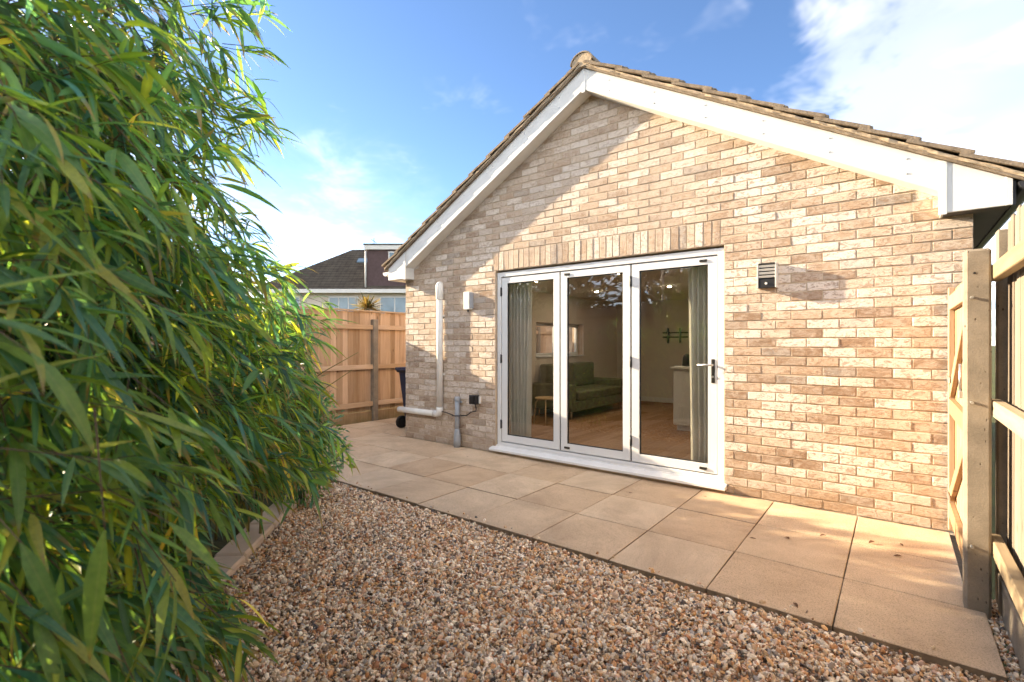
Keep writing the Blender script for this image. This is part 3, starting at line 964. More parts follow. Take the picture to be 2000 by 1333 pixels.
# ---------------- roof
def roof_side(sgn):
    ang = math.atan(SL)
    x_eave = (BXR + .06) if sgn > 0 else (BXL - .06)
    deck = MB().prism([(RX, btop(RX) + .004), (x_eave, btop(x_eave) + .004), (x_eave, btop(x_eave) + .022), (RX, btop(RX) + .022)], BF - .028, YB + .4)
    rf = deck.build('roof', M['tile'], house)
    # mortar bedding under the verge tiles
    bdm = MB()
    bm = bmesh.new()
    r = random.Random(3 + sgn)
    n = 60
    lo, hi = [], []
    for i in range(n + 1):
        x = RX + (x_eave - RX) * i / n
        lo.append((x, btop(x) + .023)); hi.append((x, btop(x) + .048))
    fr_ = [[bm.verts.new((x, BF - .034 + r.uniform(-.007, .006), z + r.uniform(-.003, .003))) for x, z in row] for row in (lo, [((a[0] + b[0]) / 2, (a[1] + b[1]) / 2) for a, b in zip(lo, hi)], hi)]
    bk = [bm.verts.new((x, BF + .2, z)) for x, z in hi]
    bk0 = [bm.verts.new((x, BF + .2, z)) for x, z in lo]
    for i in range(n):
        bm.faces.new((fr_[0][i], fr_[0][i + 1], fr_[1][i + 1], fr_[1][i]))
        bm.faces.new((fr_[1][i], fr_[1][i + 1], fr_[2][i + 1], fr_[2][i]))
        bm.faces.new((fr_[2][i], fr_[2][i + 1], bk[i + 1], bk[i]))
        bm.faces.new((bk0[i], bk0[i + 1], fr_[0][i + 1], fr_[0][i]))
    bdm._merge(bm)
    bdm.build('verge_bedding', M['bedding'], rf)
    # tiles: an interlocking concrete profile, butt ends stepping down the slope
    gauge, tl, tw = 0.288 / math.cos(ang) * 1.0, 0.40, 0.30
    def tile_mesh(seed):
        r = random.Random(seed)
        bm = bmesh.new()
        prof = [(0, 0), (.05, .002), (.085, .022), (.12, .026), (.155, .022), (.19, .002), (.24, .001), (.295, .003)]
        A, B = [], []
        top = []
        for s_, dz in ((0.0, 0.0), (1.0, 0.0)):
            up = [bm.verts.new((s_ * tl, y, .026 + h + r.uniform(-.0015, .0015))) for y, h in prof]
            dn = [bm.verts.new((s_ * tl, y, h * 0.8 + r.uniform(-.0015, .0015))) for y, h in prof]
            top.append((up, dn))
        (u0, d0), (u1, d1) = top
        m = len(prof)
        for i in range(m - 1):
            bm.faces.new((u0[i], u0[i + 1], u1[i + 1], u1[i]))
            bm.faces.new((d0[i + 1], d0[i], d1[i], d1[i + 1]))
            bm.faces.new((u1[i], u1[i + 1], d1[i + 1], d1[i]))
            bm.faces.new((u0[i + 1], u0[i], d0[i], d0[i + 1]))
        bm.faces.new((u0[0], u1[0], d1[0], d0[0]))
        bm.faces.new((u0[-1], d0[-1], d1[-1], u1[-1]))
        bmesh.ops.recalc_face_normals(bm, faces=bm.faces[:])
        me = bpy.data.meshes.new('roof_tile')
        bm.to_mesh(me); bm.free()
        me.materials.append(M['tile'])
        return me
    tms = [tile_mesh(i + 40) for i in range(5)]
    slope_len = abs(x_eave - RX) / math.cos(ang) + 0.02
    nc = int(slope_len / gauge) + 1
    r = random.Random(9 + sgn)
    for ci in range(nc):
        d_end = slope_len - ci * gauge               # lower (butt) end of this course, measured from the ridge
        d0 = d_end - tl
        if d_end < 0.15:
            continue
        for k in range(22):
            y = BF - .048 + k * 0.297 + r.uniform(-.004, .004)
            # local x runs down the slope
            rot = Matrix(((sgn * math.cos(ang), 0, sgn * math.sin(ang)), (0, 1, 0), (-math.sin(ang), 0, math.cos(ang)))).to_4x4()
            tilt = Euler((r.uniform(-.01, .01), -0.072 + r.uniform(-.008, .008), r.uniform(-.01, .01))).to_matrix().to_4x4()
            cut = max(d0, .03)
            base = Vector((RX, y, btop(RX) + .050)) + Vector((sgn * math.cos(ang), 0, -math.sin(ang))) * cut
            if k < 5:
                inst('roof_tile', tms[r.randrange(5)], rf, Matrix.Translation(base) @ rot @ tilt @ Matrix.Diagonal(((d_end - cut) / tl, 1, 1, 1)))
    return rf
rfR = roof_side(1)
rfL = roof_side(-1)
# remaining tiled surface behind the first columns
for sgn, par in ((1, rfR), (-1, rfL)):
    x_e = (BXR + .06) if sgn > 0 else (BXL - .06)
    st = MB()
    n = 11
    for i in range(n):
        xa, xb = RX + (x_e - RX) * i / n, RX + (x_e - RX) * (i + 1) / n
        st.prism([(xa, btop(xa) + .050), (xb, btop(xb) + .062), (xb, btop(xb) + .092), (xa, btop(xa) + .058)], BF - .048 + 5 * .297, YB + .4)
    st.build('tiled_slope', M['tile'], par)
# ridge tiles with a mortared end
nr = 12
ringp = [(RX + .135 * math.cos(math.pi * k / nr), btop(RX) - .005 + .045 + .118 * math.sin(math.pi * k / nr)) for k in range(nr + 1)]
ringi = [(RX + .118 * math.cos(math.pi - math.pi * k / nr), btop(RX) - .005 + .045 + .102 * math.sin(math.pi - math.pi * k / nr)) for k in range(nr + 1)]
rt = MB().prism(ringp + ringi, 0, 0.45, .002).mesh('ridge_tile'); rt.materials.append(M['ridge'])
for i in range(15):
    inst('ridge_tile', rt, rfR, Matrix.Translation((0, BF - .05 + i * .455, 0.003 * (i % 2))))
MB().prism([(RX + .119 * math.cos(math.pi * k / nr), btop(RX) + .040 + .103 * math.sin(math.pi * k / nr)) for k in range(nr + 1)] + [(RX - .10, btop(RX) + .0), (RX + .10, btop(RX) + .0)], BF - .040, BF + .1, .003).build('ridge_mortar', M['bedding'], rfR)

# ------------------------------------------------------------------ fittings on the wall
dp = thing('waste_pipe', (-4.96, -0.05, 0.4), 'white plastic pipe turning from vertical to horizontal on the brick wall left of the doors', 'pipe')
MB().tube([(-4.945, -.05, .47), (-4.945, -.05, 2.14)], .042, 16).build('vertical_run', M['whiteplastic'], dp)
MB().tube([(-5.04, -.05, .405), (-5.80, -.05, .405)], .042, 16).build('horizontal_run', M['whiteplastic'], dp)
MB().tube([(-5.05, -.05, .405), (-4.995, -.05, .407), (-4.962, -.05, .420), (-4.947, -.05, .447), (-4.945, -.05, .50)], .047, 16).build('elbow', M['whiteplastic'], dp)
MB().lathe([(.045, -.18), (.052, -.17), (.054, -.02), (.050, .02), (.038, .05), (.015, .066)], (-4.945, -.052, 2.15), 18).build('top_cap', M['whiteplastic'], dp)
for zc in (0.95, 1.75):
    MB().box((-4.995, -.03, zc - .012), (-4.895, 0.004, zc + .012), .003).build('clip', M['whiteplastic'], dp)
jb = thing('junction_box', (-4.43, 0, 1.8), 'small white box on the bricks between the white pipe and the doors', 'box')
MB().box((-4.485, -.068, 1.815), (-4.385, 0.004, 2.045), .008, 2).build('cover', M['whiteplastic'], jb)
MB().box((-4.380, -.062, 1.83), (-4.372, 0.004, 2.03), .002).build('edge_trim', M['greyplastic'], jb)
MB().tube([(-4.435, -.035, 1.815), (-4.435, -.035, 1.785)], .010, 8).build('cable_gland', M['darkmetal'], jb)
gp = thing('drain_pipe', (-4.615, -.05, 0), 'short grey pipe rising from the patio at the foot of the wall', 'pipe')
MB().lathe([(.030, 0.0), (.031, .50)], (-4.615, -.05, .16), 16).build('upright', M['greyplastic'], gp)
MB().lathe([(.046, -.02), (.048, .12), (.044, .17), (.036, .21), (.032, .24)], (-4.615, -.05, 0), 18).build('base_coupling', M['greyplastic'], gp)
MB().lathe([(.036, 0), (.038, .005), (.038, .05), (.034, .055)], (-4.615, -.05, .61), 16).build('top_collar', M['greyplastic'], gp)
MB().box((-4.665, -.022, .585), (-4.565, .004, .605), .003).build('clip', M['greyplastic'], gp)
bb = thing('socket_box', (-4.32, 0, .58), 'black outdoor socket box with a cable looping to the white pipe', 'socket')
MB().box((-4.375, -.085, .59), (-4.265, .004, .705), .012, 3).build('housing', M['blackplastic'], bb)
MB().box((-4.358, -.100, .607), (-4.285, -.086, .690), .006, 2).build('lid', M['blackplastic'], bb)
MB().box((-4.255, -.03, .60), (-4.235, .004, .69), .003).build('side_plate', M['whiteplastic'], bb)
cp = []
for k in range(25):
    s = k / 24
    x = -4.29 - s * .66
    z = .59 - .165 * min(1, s * 4.2) ** .6 + .02 * math.sin(s * 9) * s
    yv = -.05 - (.035 if .4 < s < .62 else 0)
    if s < .12:
        x = -4.29 + .012 * math.sin(s * 26)
    cp.append((x, yv, z))
MB().tube(cp, .007, 8).build('cable', M['blackplastic'], bb)

wlx0, wlx1, wz0, wz1 = -.968, -.815, 1.852, 2.068
wlt = thing('wall_light', (-.89, 0, wz0), 'louvred black and steel box light on the sunny bricks right of the doors', 'lamp')
MB().box((wlx0 + .012, -.066, wz0 + .004), (wlx1 - .012, .004, wz1 - .004), .003).build('body', M['blackplastic'], wlt)
MB().box((wlx0, -.085, wz0), (wlx0 + .011, .002, wz1), .002).build('side_plate', M['satin'], wlt)
MB().box((wlx1 - .011, -.085, wz0), (wlx1, .002, wz1), .002).build('side_plate', M['satin'], wlt)
for k in range(4):
    zc = wz0 + .088 + k * .030
    MB().prism([(-.079, zc), (-.085, zc + .018), (-.068, zc + .021), (-.067, zc + .001)], wlx0 + .0115, wlx1 - .0115, .001, axis='x').build('louvre', M['satin'], wlt)
MB().box((wlx0 + .012, -.086, wz1 - .018), (wlx1 - .012, -.064, wz1), .003).build('top_plate', M['darkmetal'], wlt)
MB().box((wlx0 + .012, -.081, wz0 + .001), (wlx1 - .012, -.0665, wz0 + .075), .003).build('lower_panel', M['blackplastic'], wlt)
MB().tube([(-.895, -.0815, wz0 + .038), (-.895, -.092, wz0 + .038)], [.011, .008], 14).build('sensor', M['whiteplastic'], wlt)

# ------------------------------------------------------------------ fences
def board_mesh(name, w, h, th, mat, taper=True):
    """feather-edge board, standing on its base, thick edge on one side; local x = width, y = thickness"""
    bm = bmesh.new()
    a, b = th, th * (0.3 if taper else 1)
    pr = [(-w / 2, 0), (w / 2, 0), (w / 2, b), (-w / 2, a)]
    lo = [bm.verts.new((x, y, 0)) for x, y in pr]
    hi = [bm.verts.new((x, y, h)) for x, y in pr]
    bm.faces.new(lo[::-1]); bm.faces.new(hi)
    for i in range(4):
        bm.faces.new((lo[i], lo[(i + 1) % 4], hi[(i + 1) % 4], hi[i]))
    bmesh.ops.bevel(bm, geom=bm.edges[:], offset=.0015, segments=1, affect='EDGES')
    bmesh.ops.recalc_face_normals(bm, faces=bm.faces[:])
    me = bpy.data.meshes.new(name)
    bm.to_mesh(me); bm.free()
    me.materials.append(mat)
    return me
def fence(name, p0, p1, label, h, z0, pitch, rails_z, post_at, post_h, mats, rails_side, post_w=.1, cap=True, gravel=0.16):
    """runs from p0 to p1; rails_side = +1/-1: side of the boards (left/right of the run) that carries the rails"""
    p0, p1 = Vector((*p0, 0)), Vector((*p1, 0))
    d = (p1 - p0); L = d.length; d.normalize()
    nrm = Vector((-d.y, d.x, 0)) * rails_side
    root = thing(name, p0, label, 'fence')
    ang = math.atan2(d.y, d.x)
    r = random.Random(hash(label) % 1000 if False else len(label))
    bms = [board_mesh('board', pitch + wx, h + dz, .024, mats[0]) for dz, wx in ((0, .012), (.006, -.004), (-.006, .008))]
    n = int(L / pitch)
    for i in range(n):
        c = p0 + d * ((i + .5) * pitch)
        mt = Matrix.Translation(c + Vector((0, 0, z0)) - nrm * (.02 + r.uniform(0, .003))) @ Euler((r.uniform(-.004, .004), 0, ang + r.uniform(-.05, .05))).to_matrix().to_4x4()
        inst('board', bms[r.randrange(3)], root, mt)
    def bar(nm, za, zb, oa, ob, mat, s0=0.0, s1=None):
        s1 = L if s1 is None else s1
        q = [p0 + d * s0 + nrm * oa, p0 + d * s1 + nrm * oa, p0 + d * s1 + nrm * ob, p0 + d * s0 + nrm * ob]
        return MB().prism([(v.x, v.y) for v in q], za, zb, .004, axis='z').build(nm, mat, root)
    stops = [0.0] + sorted(post_at) + [L]
    for a, b in zip(stops, stops[1:]):
        if b - a < .2:
            continue
        for z in rails_z:
            bar('rail', z - .04, z + .04, .003, .050, mats[1], a + .01, b - .01)
        if gravel:
            bar('gravel_board', z0 - gravel - .06, z0 - .003, -.02, .015, mats[2], a + .01, b - .01)
    for s in post_at:
        q = [p0 + d * (s - post_w / 2) + nrm * -.045, p0 + d * (s + post_w / 2) + nrm * -.045, p0 + d * (s + post_w / 2) + nrm * .078, p0 + d * (s - post_w / 2) + nrm * .078]
        MB().prism([(v.x, v.y) for v in q], -.1, post_h, .008, axis='z').build('post', M['concrete'], root)
    if cap:
        bar('capping', z0 + h + .004, z0 + h + .03, -.035, .028, mats[1])
    return root
FXL = -7.44
fence('timber_fence', (FXL, -6.4), (FXL, 8.0), 'tall orange timber fence with concrete posts on the left boundary', 1.76, 0.17, .112, (0.30, 0.955, 1.66), [k * 1.285 + .69 for k in range(0, 11)], 1.80, (M['fence_new'], M['fence_rail'], M['fence_new']), -1)
fence('pale_fence', (0.432, -1.16), (0.432, -5.6), 'sunlit pale board fence with heavy rails on the right edge', 1.84, 0.17, .098, (0.33, 1.04, 1.74), [], 1.9, (M['fence_pale'], M['rail_pale'], M['concrete']), -1, cap=False)
fence('dark_fence', (-7.3, -5.95), (0.6, -5.75), 'brown stained fence behind the gravel mirrored in the door glass', 2.05, 0.17, .125, (0.4, 1.2, 2.0), [k * 1.85 + .9 for k in range(4)], 2.3, (M['fence_dark'], M['rail_dark'], M['fence_dark']), 1)

cpost = thing('concrete_post', (.326, -1.285, 0), 'pitted concrete fence post with bolt ends at the patio corner', 'post')
MB().prism([(.274, -1.335), (.378, -1.335), (.378, -1.235), (.274, -1.235)], -.1, 1.86, .012, axis='z').build('shaft', M['concrete'], cpost)
for zc in (0.33, 1.07, 1.61):
    MB().tube([(.302, -1.33, zc), (.302, -1.362, zc)], .007, 8).build('bolt', M['steel'], cpost)
MB().tube([(.313, -1.325, 1.735), (.313, -1.3365, 1.735)], .006, 10).build('bolt_hole', M['blackplastic'], cpost)

# gate between the post and the house corner, seen nearly edge on
gt = thing('garden_gate', (.30, -.6, 0), 'narrow braced timber gate between the concrete post and the house', 'gate')
GX = .298
gy0, gy1 = -1.20, -.06
for i in range(11):
    ya = gy0 + i * (gy1 - gy0) / 11
    MB().box((GX + .022, ya + .003, .06), (GX + .040, ya + (gy1 - gy0) / 11 - .003, 1.76), .002).build('board', M['gate'], gt)
for ya in (gy0, gy1 - .075):
    MB().box((GX - .012, ya, .05), (GX + .021, ya + .075, 1.77), .003).build('stile', M['gate'], gt)
for zc in (.20, .93, 1.66):
    MB().box((GX - .010, gy0 + .076, zc - .05), (GX + .021, gy1 - .076, zc + .05), .003).build('ledge', M['gate'], gt)
for za, zb in ((.26, .87), (.99, 1.60)):
    a_, b_ = gy1 - .085, gy0 + .085
    MB().prism([(a_, za), (a_, za + .085), (b_, zb), (b_, zb - .085)], GX - .008, GX + .020, .003, axis='x').build('brace', M['gate'], gt)
MB().box((GX - .020, gy1 - .22, 1.10), (GX - .013, gy1 - .02, 1.14), .002).build('hinge', M['steel'], gt)
MB().box((GX - .020, gy1 - .22, .28), (GX - .013, gy1 - .02, .32), .002).build('hinge', M['steel'], gt)
MB().tube([(GX - .022, gy0 + .1, 1.08), (GX - .022, gy0 + .1, 1.26)], .008, 8).box((GX - .030, gy0 + .08, 1.07), (GX - .0125, gy0 + .12, 1.11), .002).build('bolt', M['steel'], gt)
gpo = MB().box((.42, -1.14, -.1), (.50, -1.06, 1.98), .006).build('gate_post', M['concrete'])
tag(gpo, 'concrete post standing behind the pitted post by the gate', 'post')

# stone edging of the planting bed, block by block
edge_pts = [(-4.45, -2.15), (-4.08, -2.56), (-3.70, -2.95), (-3.31, -3.33), (-3.02, -3.62), (-2.80, -3.98), (-2.66, -4.40), (-2.58, -4.85), (-2.55, -5.3)]
er = random.Random(2)
erow = thing('bed_edging', (-3.3, -3.4, -.1), 'curved row of pale sandstone edging blocks under the bamboo', 'edging')
for a, b in zip(edge_pts, edge_pts[1:]):
    A, B = Vector((*a, 0)), Vector((*b, 0))
    d = (B - A).normalized(); nn = Vector((d.y, -d.x, 0))
    if nn.x > 0: nn = -nn
    A += d * .006; B -= d * .006
    q = [A, B, B + nn * .20, A + nn * .20]
    MB().prism([(v.x + er.uniform(-.006, .006), v.y + er.uniform(-.006, .006)) for v in q], -.1, .022 + er.uniform(-.006, .006), .012, axis='z').build('edging_block', M['stone'], erow)
pb = MB()
pb.prism([(-7.38, -5.9), (-2.76, -5.9), (-2.86, -4.4), (-3.1, -3.95), (-3.5, -3.45), (-4.6, -2.3), (-4.9, -1.96), (-7.38, -1.96)], -.099, -.005, axis='z')
pbo = pb.build('planting_bed', M['soil'])
tag(pbo, 'dark soil bed the bamboo grows from', None, kind='structure'); pbo['category'] = 'ground'

# ------------------------------------------------------------------ loose gravel: real stones, one mass
def gravel(N):
    xs, ys = [], []
    P = rng.uniform((-4.6, -5.0), (0.46, -1.945), (int(N * 2.3), 2))
    ex = np.array([p_[0] for p_ in edge_pts[::-1]]); ey = np.array([p_[1] for p_ in edge_pts[::-1]])
    lim = np.interp(P[:, 1], ey, ex)
    keep = P[:, 0] > lim + .005
    keep &= (P[:, 1] < -1.952) | (P[:, 0] > .366)
    dist = np.hypot(P[:, 0], P[:, 1] + 4.81)
    keep &= rng.random(len(P)) < np.where(P[:, 1] < -4.4, .35, 1.0)
    P = P[keep][:N]
    # the strip of litter and gravel beside the last slab
    Q = rng.uniform((.366, -2.05), (.425, -1.05), (500, 2))
    S = np.stack([rng.uniform(-4.2, .3, 46), -1.945 + np.abs(rng.normal(0, .035, 46))], 1)      # strays kicked onto the slabs
    P = np.concatenate([P, Q, S])
    n = len(P)
    phi = (1 + 5 ** .5) / 2
    ico = np.array([(-1, phi, 0), (1, phi, 0), (-1, -phi, 0), (1, -phi, 0), (0, -1, phi), (0, 1, phi), (0, -1, -phi), (0, 1, -phi), (phi, 0, -1), (phi, 0, 1), (-phi, 0, -1), (-phi, 0, 1)])
    ico /= np.linalg.norm(ico[0])
    fc = np.array([(0, 11, 5), (0, 5, 1), (0, 1, 7), (0, 7, 10), (0, 10, 11), (1, 5, 9), (5, 11, 4), (11, 10, 2), (10, 7, 6), (7, 1, 8), (3, 9, 4), (3, 4, 2), (3, 2, 6), (3, 6, 8), (3, 8, 9), (4, 9, 5), (2, 4, 11), (6, 2, 10), (8, 6, 7), (9, 8, 1)])
    V = ico[None] * rng.uniform(.78, 1.2, (n, 12, 1))
    size = np.exp(rng.normal(math.log(.0080), .40, n)).clip(.0035, .019)
    ax = np.stack([np.ones(n) * 1.25, rng.uniform(.6, 1.0, n), rng.uniform(.38, .75, n)], 1)
    V = V * (ax * size[:, None])[:, None, :]
    # random rotation
    q = rng.normal(size=(n, 4)); q[:, 1:3] *= .55
    q /= np.linalg.norm(q, axis=1)[:, None]
    w, x, y, z = q.T
    Rm = np.stack([1 - 2 * (y * y + z * z), 2 * (x * y - z * w), 2 * (x * z + y * w), 2 * (x * y + z * w), 1 - 2 * (x * x + z * z), 2 * (y * z - x * w), 2 * (x * z - y * w), 2 * (y * z + x * w), 1 - 2 * (x * x + y * y)], 1).reshape(n, 3, 3)
    V = np.einsum('nij,nkj->nki', Rm, V)
    und = .006 * np.sin(P[:, 0] * 5.1 + 1) * np.cos(P[:, 1] * 4.3)
    zc = -.033 + und + rng.uniform(-.004, .014, n)
    zc[-46:] = .004
    V[:, :, 0] += P[:, 0:1]; V[:, :, 1] += P[:, 1:2]; V[:, :, 2] += zc[:, None]
    pal = np.array([(.64, .48, .32), (.54, .30, .15), (.76, .65, .51), (.86, .79, .69), (.40, .20, .11), (.28, .22, .17), (.11, .10, .10), (.58, .40, .30), (.66, .42, .21), (.44, .42, .41), (.76, .57, .44)])
    pick = rng.choice(len(pal), n, p=[.15, .10, .17, .20, .06, .05, .05, .06, .07, .05, .04])
    c = pal[pick] * rng.uniform(.75, 1.4, (n, 1)) * np.array([1.07, 1.0, .92])
    F = (fc[None] + (np.arange(n) * 12)[:, None, None]).reshape(-1, 3)
    me = fast_mesh('gravel', V.reshape(-1, 3), F, M['pebble'], col=np.repeat(c, 12, 0))
    o = bpy.data.objects.new('gravel', me)
    link(o)
    tag(o, 'loose mixed brown and cream gravel in front of the patio', None, kind='stuff'); o['category'] = 'gravel'
gravel(86000)

# ------------------------------------------------------------------ bamboo
def leaf_template(K=6):
    s = np.linspace(0, 1, K)
    wv = np.array([.10, .78, 1.0, .86, .52, .0])[:K]
    return s, wv
def make_leaves(pos, dirv, up, length, width, droop, col, fold=.35):
    """vectorised lance-shaped leaves: 3 verts across, 6 along"""
    n = len(pos)
    s, wv = leaf_template()
    K = len(s)
    d = dirv / np.linalg.norm(dirv, axis=1)[:, None]
    side = np.cross(d, up); side /= np.linalg.norm(side, axis=1)[:, None] + 1e-9
    nor = np.cross(side, d)
    V = np.zeros((n, K, 3, 3))
    for i in range(K):
        t_ = s[i]
        c = pos + d * (length * t_)[:, None] + np.array([0, 0, -1.0]) * (droop * length * t_ ** 2)[:, None]
        wd = width * wv[i] / 2
        V[:, i, 1] = c
        V[:, i, 0] = c - side * wd[:, None] + nor * (wd * fold)[:, None]
        V[:, i, 2] = c + side * wd[:, None] + nor * (wd * fold)[:, None]
    quad = []
    for i in range(K - 1):
        for j in range(2):
            a = i * 3 + j
            quad.append((a, a + 1, a + 4, a + 3))
    quad = np.array(quad)
    F = (quad[None] + (np.arange(n) * K * 3)[:, None, None]).reshape(-1, 4)
    C = np.repeat(col[:, None, :], K * 3, 1).reshape(n, K, 3, 3)
    C[:, :, 1] *= 1.22                                   # paler midrib
    h_ = np.abs(np.sin(pos[:, 0] * 913.7 + pos[:, 2] * 517.3))
    dry = (h_ > .72)[:, None, None]
    C[:, K - 1] = np.where(dry, np.array([.34, .24, .10]), C[:, K - 1])
    dry2 = (h_ > .90)[:, None, None]
    C[:, K - 2] = np.where(dry2, np.array([.30, .23, .09]), C[:, K - 2])
    return V.reshape(-1, 3), F, C.reshape(-1, 3)
LEAFC = np.array([(.040, .105, .075), (.055, .130, .070), (.075, .155, .055), (.11, .185, .048), (.15, .22, .046), (.21, .26, .05), (.34, .30, .08)])
def leaf_cols(n, p, r=rng):
    c = LEAFC[r.choice(len(LEAFC), n, p=p)]
    return c * r.uniform(1.1, 2.3, (n, 1))
OUT = np.array([.93, .10, 0.0])              # the way the hedge leans: out over the gravel
def clump_leaves(blobs, seed, dens, lmean, pc):
    """twigs inside each ellipsoid, biased to its outer side; every twig carries a fan of leaves"""
    r = np.random.default_rng(seed)
    PO, DI, UP, LE, WI, DR, CO = [], [], [], [], [], [], []
    twigs = []
    for (x, y, z, rad, k) in blobs:
        nt = max(4, int(dens * k * (rad / .35) ** 2))
        v = r.normal(size=(nt, 3)); v /= np.linalg.norm(v, axis=1)[:, None]
        v *= (r.random(nt) ** .45)[:, None] * rad
        tp = np.array([x, y, z]) + v
        td = OUT * .75 + r.normal(size=(nt, 3)) * .38 + np.array([0.10, .42, -.30])
        td /= np.linalg.norm(td, axis=1)[:, None]
        for a, b in zip(tp, td):
            tone, tone2 = r.uniform(-.7, 1.0), r.uniform(-1, 1)
            twigs.append((a - b * .16, a + b * .05))
            m = r.integers(5, 9)
            t_ = r.uniform(0, 1, m)
            base = a + b * (t_ * .16 - .10)[:, None]
            dd = b + r.normal(size=(m, 3)) * .42 + np.array([0, 0, -.25])
            PO.append(base); DI.append(dd)
            UP.append(np.array([0, 0, 1.0]) + r.normal(size=(m, 3)) * .45)
            L = np.exp(r.normal(math.log(lmean), .26, m)).clip(.05, .2)
            LE.append(L); WI.append(L * r.uniform(.085, .155, m)); DR.append(r.uniform(.04, .55, m))
            CO.append(leaf_cols(m, pc, r) * np.array([[1.0 + tone * .35, 1.0 + tone * .15, 1.0 - tone * .25]]) * (1.0 + .3 * tone2))
    return [np.concatenate(q) for q in (PO, DI, UP, LE, WI, DR, CO)], twigs
PC = [.19, .22, .22, .18, .11, .06, .02]
near_blobs = [(-1.60, -4.60, 2.03, 0.31, 1), (-1.98, -4.32, 2.15, 0.35, 1), (-1.38, -4.61, 1.62, 0.27, 1), (-1.96, -4.30, 1.69, 0.36, 1.1), (-2.33, -3.96, 1.70, 0.30, 1.1), (-1.35, -4.60, 1.28, 0.28, 1), (-2.20, -4.11, 1.24, 0.41, 1.1),
              (-2.70, -3.61, 1.46, 0.36, 1.2), (-2.59, -3.66, 0.94, 0.41, 1.2), (-2.15, -4.20, 0.86, 0.31, 1.1), (-1.46, -4.55, 0.94, 0.29, 1),
              (-1.78, -4.42, 0.61, 0.25, 1), (-1.38, -4.61, 0.73, 0.23, 1), (-2.42, -4.10, 0.66, 0.20, 1.0), (-2.35, -3.90, 2.45, 0.26, .6), (-2.15, -4.0, 2.75, 0.25, .5), (-1.74, -4.26, .50, .20, 1), (-1.60, -4.40, .36, .2, 1), (-2.14, -4.09, .48, .15, 2.2), (-1.87, -4.12, .44, .12, 2.2)]
back_blobs = [(-2.3, -4.75, 2.6, .7, .9), (-2.75, -4.2, 2.45, .45, .9), (-3.03, -4.38, 2.10, 0.70, .9), (-3.30, -3.96, 1.15, 0.80, .8), (-3.73, -3.35, 0.90, 0.62, .8), (-2.85, -4.45, 0.49, 0.50, .7), (-2.6, -4.6, 1.4, .75, .9), (-2.3, -4.9, 1.9, .7, .9)]
def build_bamboo(name, label, blobs, backs, seed, culms, singles, dens=92, lmean=.128, hero=()):
    root = thing(name, (sum(c[0] for c in culms) / len(culms), sum(c[1] for c in culms) / len(culms), -.02), label, 'bamboo')
    A, tw = clump_leaves(blobs, seed, dens, lmean, PC)
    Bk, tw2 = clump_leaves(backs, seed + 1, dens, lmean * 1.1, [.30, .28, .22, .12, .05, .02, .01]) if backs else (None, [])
    camp = np.array([0, -4.81, 1.374])
    pos, dr, up, le, wi, dp_, co = A
    dist = np.linalg.norm(pos - camp, axis=1)
    ok = dist > .62
    pos, dr, up, le, wi, dp_, co, dist = [q[ok] for q in (pos, dr, up, le, wi, dp_, co, dist)]
    order = np.argsort(dist - le * 2)
    sel, rest = order[:singles], order[singles:]
    # the leaves that show largest are objects of their own, on a few shared shapes
    if singles:
        shapes = []
        r = np.random.default_rng(seed + 7)
        for q in range(12):
            V, F, _ = make_leaves(np.zeros((1, 3)), np.array([[1.0, 0, 0]]), np.array([[0, 0, 1.0]]), np.array([1.0]), np.array([r.uniform(.09, .155)]), np.array([r.uniform(.03, .42)]), np.ones((1, 3)))
            me = fast_mesh('leaf', V, F, M['leaf_one'], smooth=True)
            shapes.append(me)
        for i in sel:
            d = Vector(dr[i]).normalized(); u = Vector(up[i]); sd = d.cross(u).normalized(); nn = sd.cross(d)
            m = Matrix(((d.x, -sd.x, nn.x, pos[i][0]), (d.y, -sd.y, nn.y, pos[i][1]), (d.z, -sd.z, nn.z, pos[i][2]), (0, 0, 0, 1)))
            inst('leaf', shapes[i % 12], root, m @ Matrix.Diagonal((le[i], le[i], le[i], 1)))
    for a, b in hero:                        # a few large leaves on long stalks, closest to the path
        d = Vector(b) - Vector(a); le_ = d.length; d.normalize()
        u = Vector((.25, -.35, 1)); sd = d.cross(u).normalized(); nn = sd.cross(d)
        m = Matrix(((d.x, -sd.x, nn.x, a[0]), (d.y, -sd.y, nn.y, a[1]), (d.z, -sd.z, nn.z, a[2]), (0, 0, 0, 1)))
        inst('leaf', shapes[random.randrange(12)], root, m @ Matrix.Diagonal((le_, le_ * 1.25, le_, 1)))
        A_ = np.array(a)
        tw.append((A_ - np.array(d) * .22 + np.array([-.05, -.03, -.03]), A_))
    parts = [make_leaves(pos[rest], dr[rest], up[rest], le[rest], wi[rest], dp_[rest], co[rest])]
    if Bk:
        parts.append(make_leaves(*Bk[:3], Bk[3], Bk[4], Bk[5], Bk[6] * .5))  # inner leaf colours halved, painting shade into the gaps
    off = 0; VV, FF, CC = [], [], []
    for V, F, C in parts:
        VV.append(V); FF.append(F + off); CC.append(C); off += len(V)
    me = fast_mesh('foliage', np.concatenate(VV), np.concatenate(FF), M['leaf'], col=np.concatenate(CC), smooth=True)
    fo = bpy.data.objects.new('foliage', me); link(fo, root); fo['kind'] = 'stuff'
    # twigs as thin three-sided stalks
    n = len(tw + tw2)
    T = np.array([[a, b] for a, b in tw + tw2])
    ax = T[:, 1] - T[:, 0]; ax /= np.linalg.norm(ax, axis=1)[:, None]
    u = np.cross(ax, [0.3, .2, 1]); u /= np.linalg.norm(u, axis=1)[:, None]; w = np.cross(ax, u)
    V = np.zeros((n, 2, 3, 3))
    for e in range(2):
        for k in range(3):
            V[:, e, k] = T[:, e] + (u * math.cos(2.094 * k) + w * math.sin(2.094 * k)) * (.0022 - .0012 * e)
    q = np.array([(0, 1, 4, 3), (1, 2, 5, 4), (2, 0, 3, 5)])
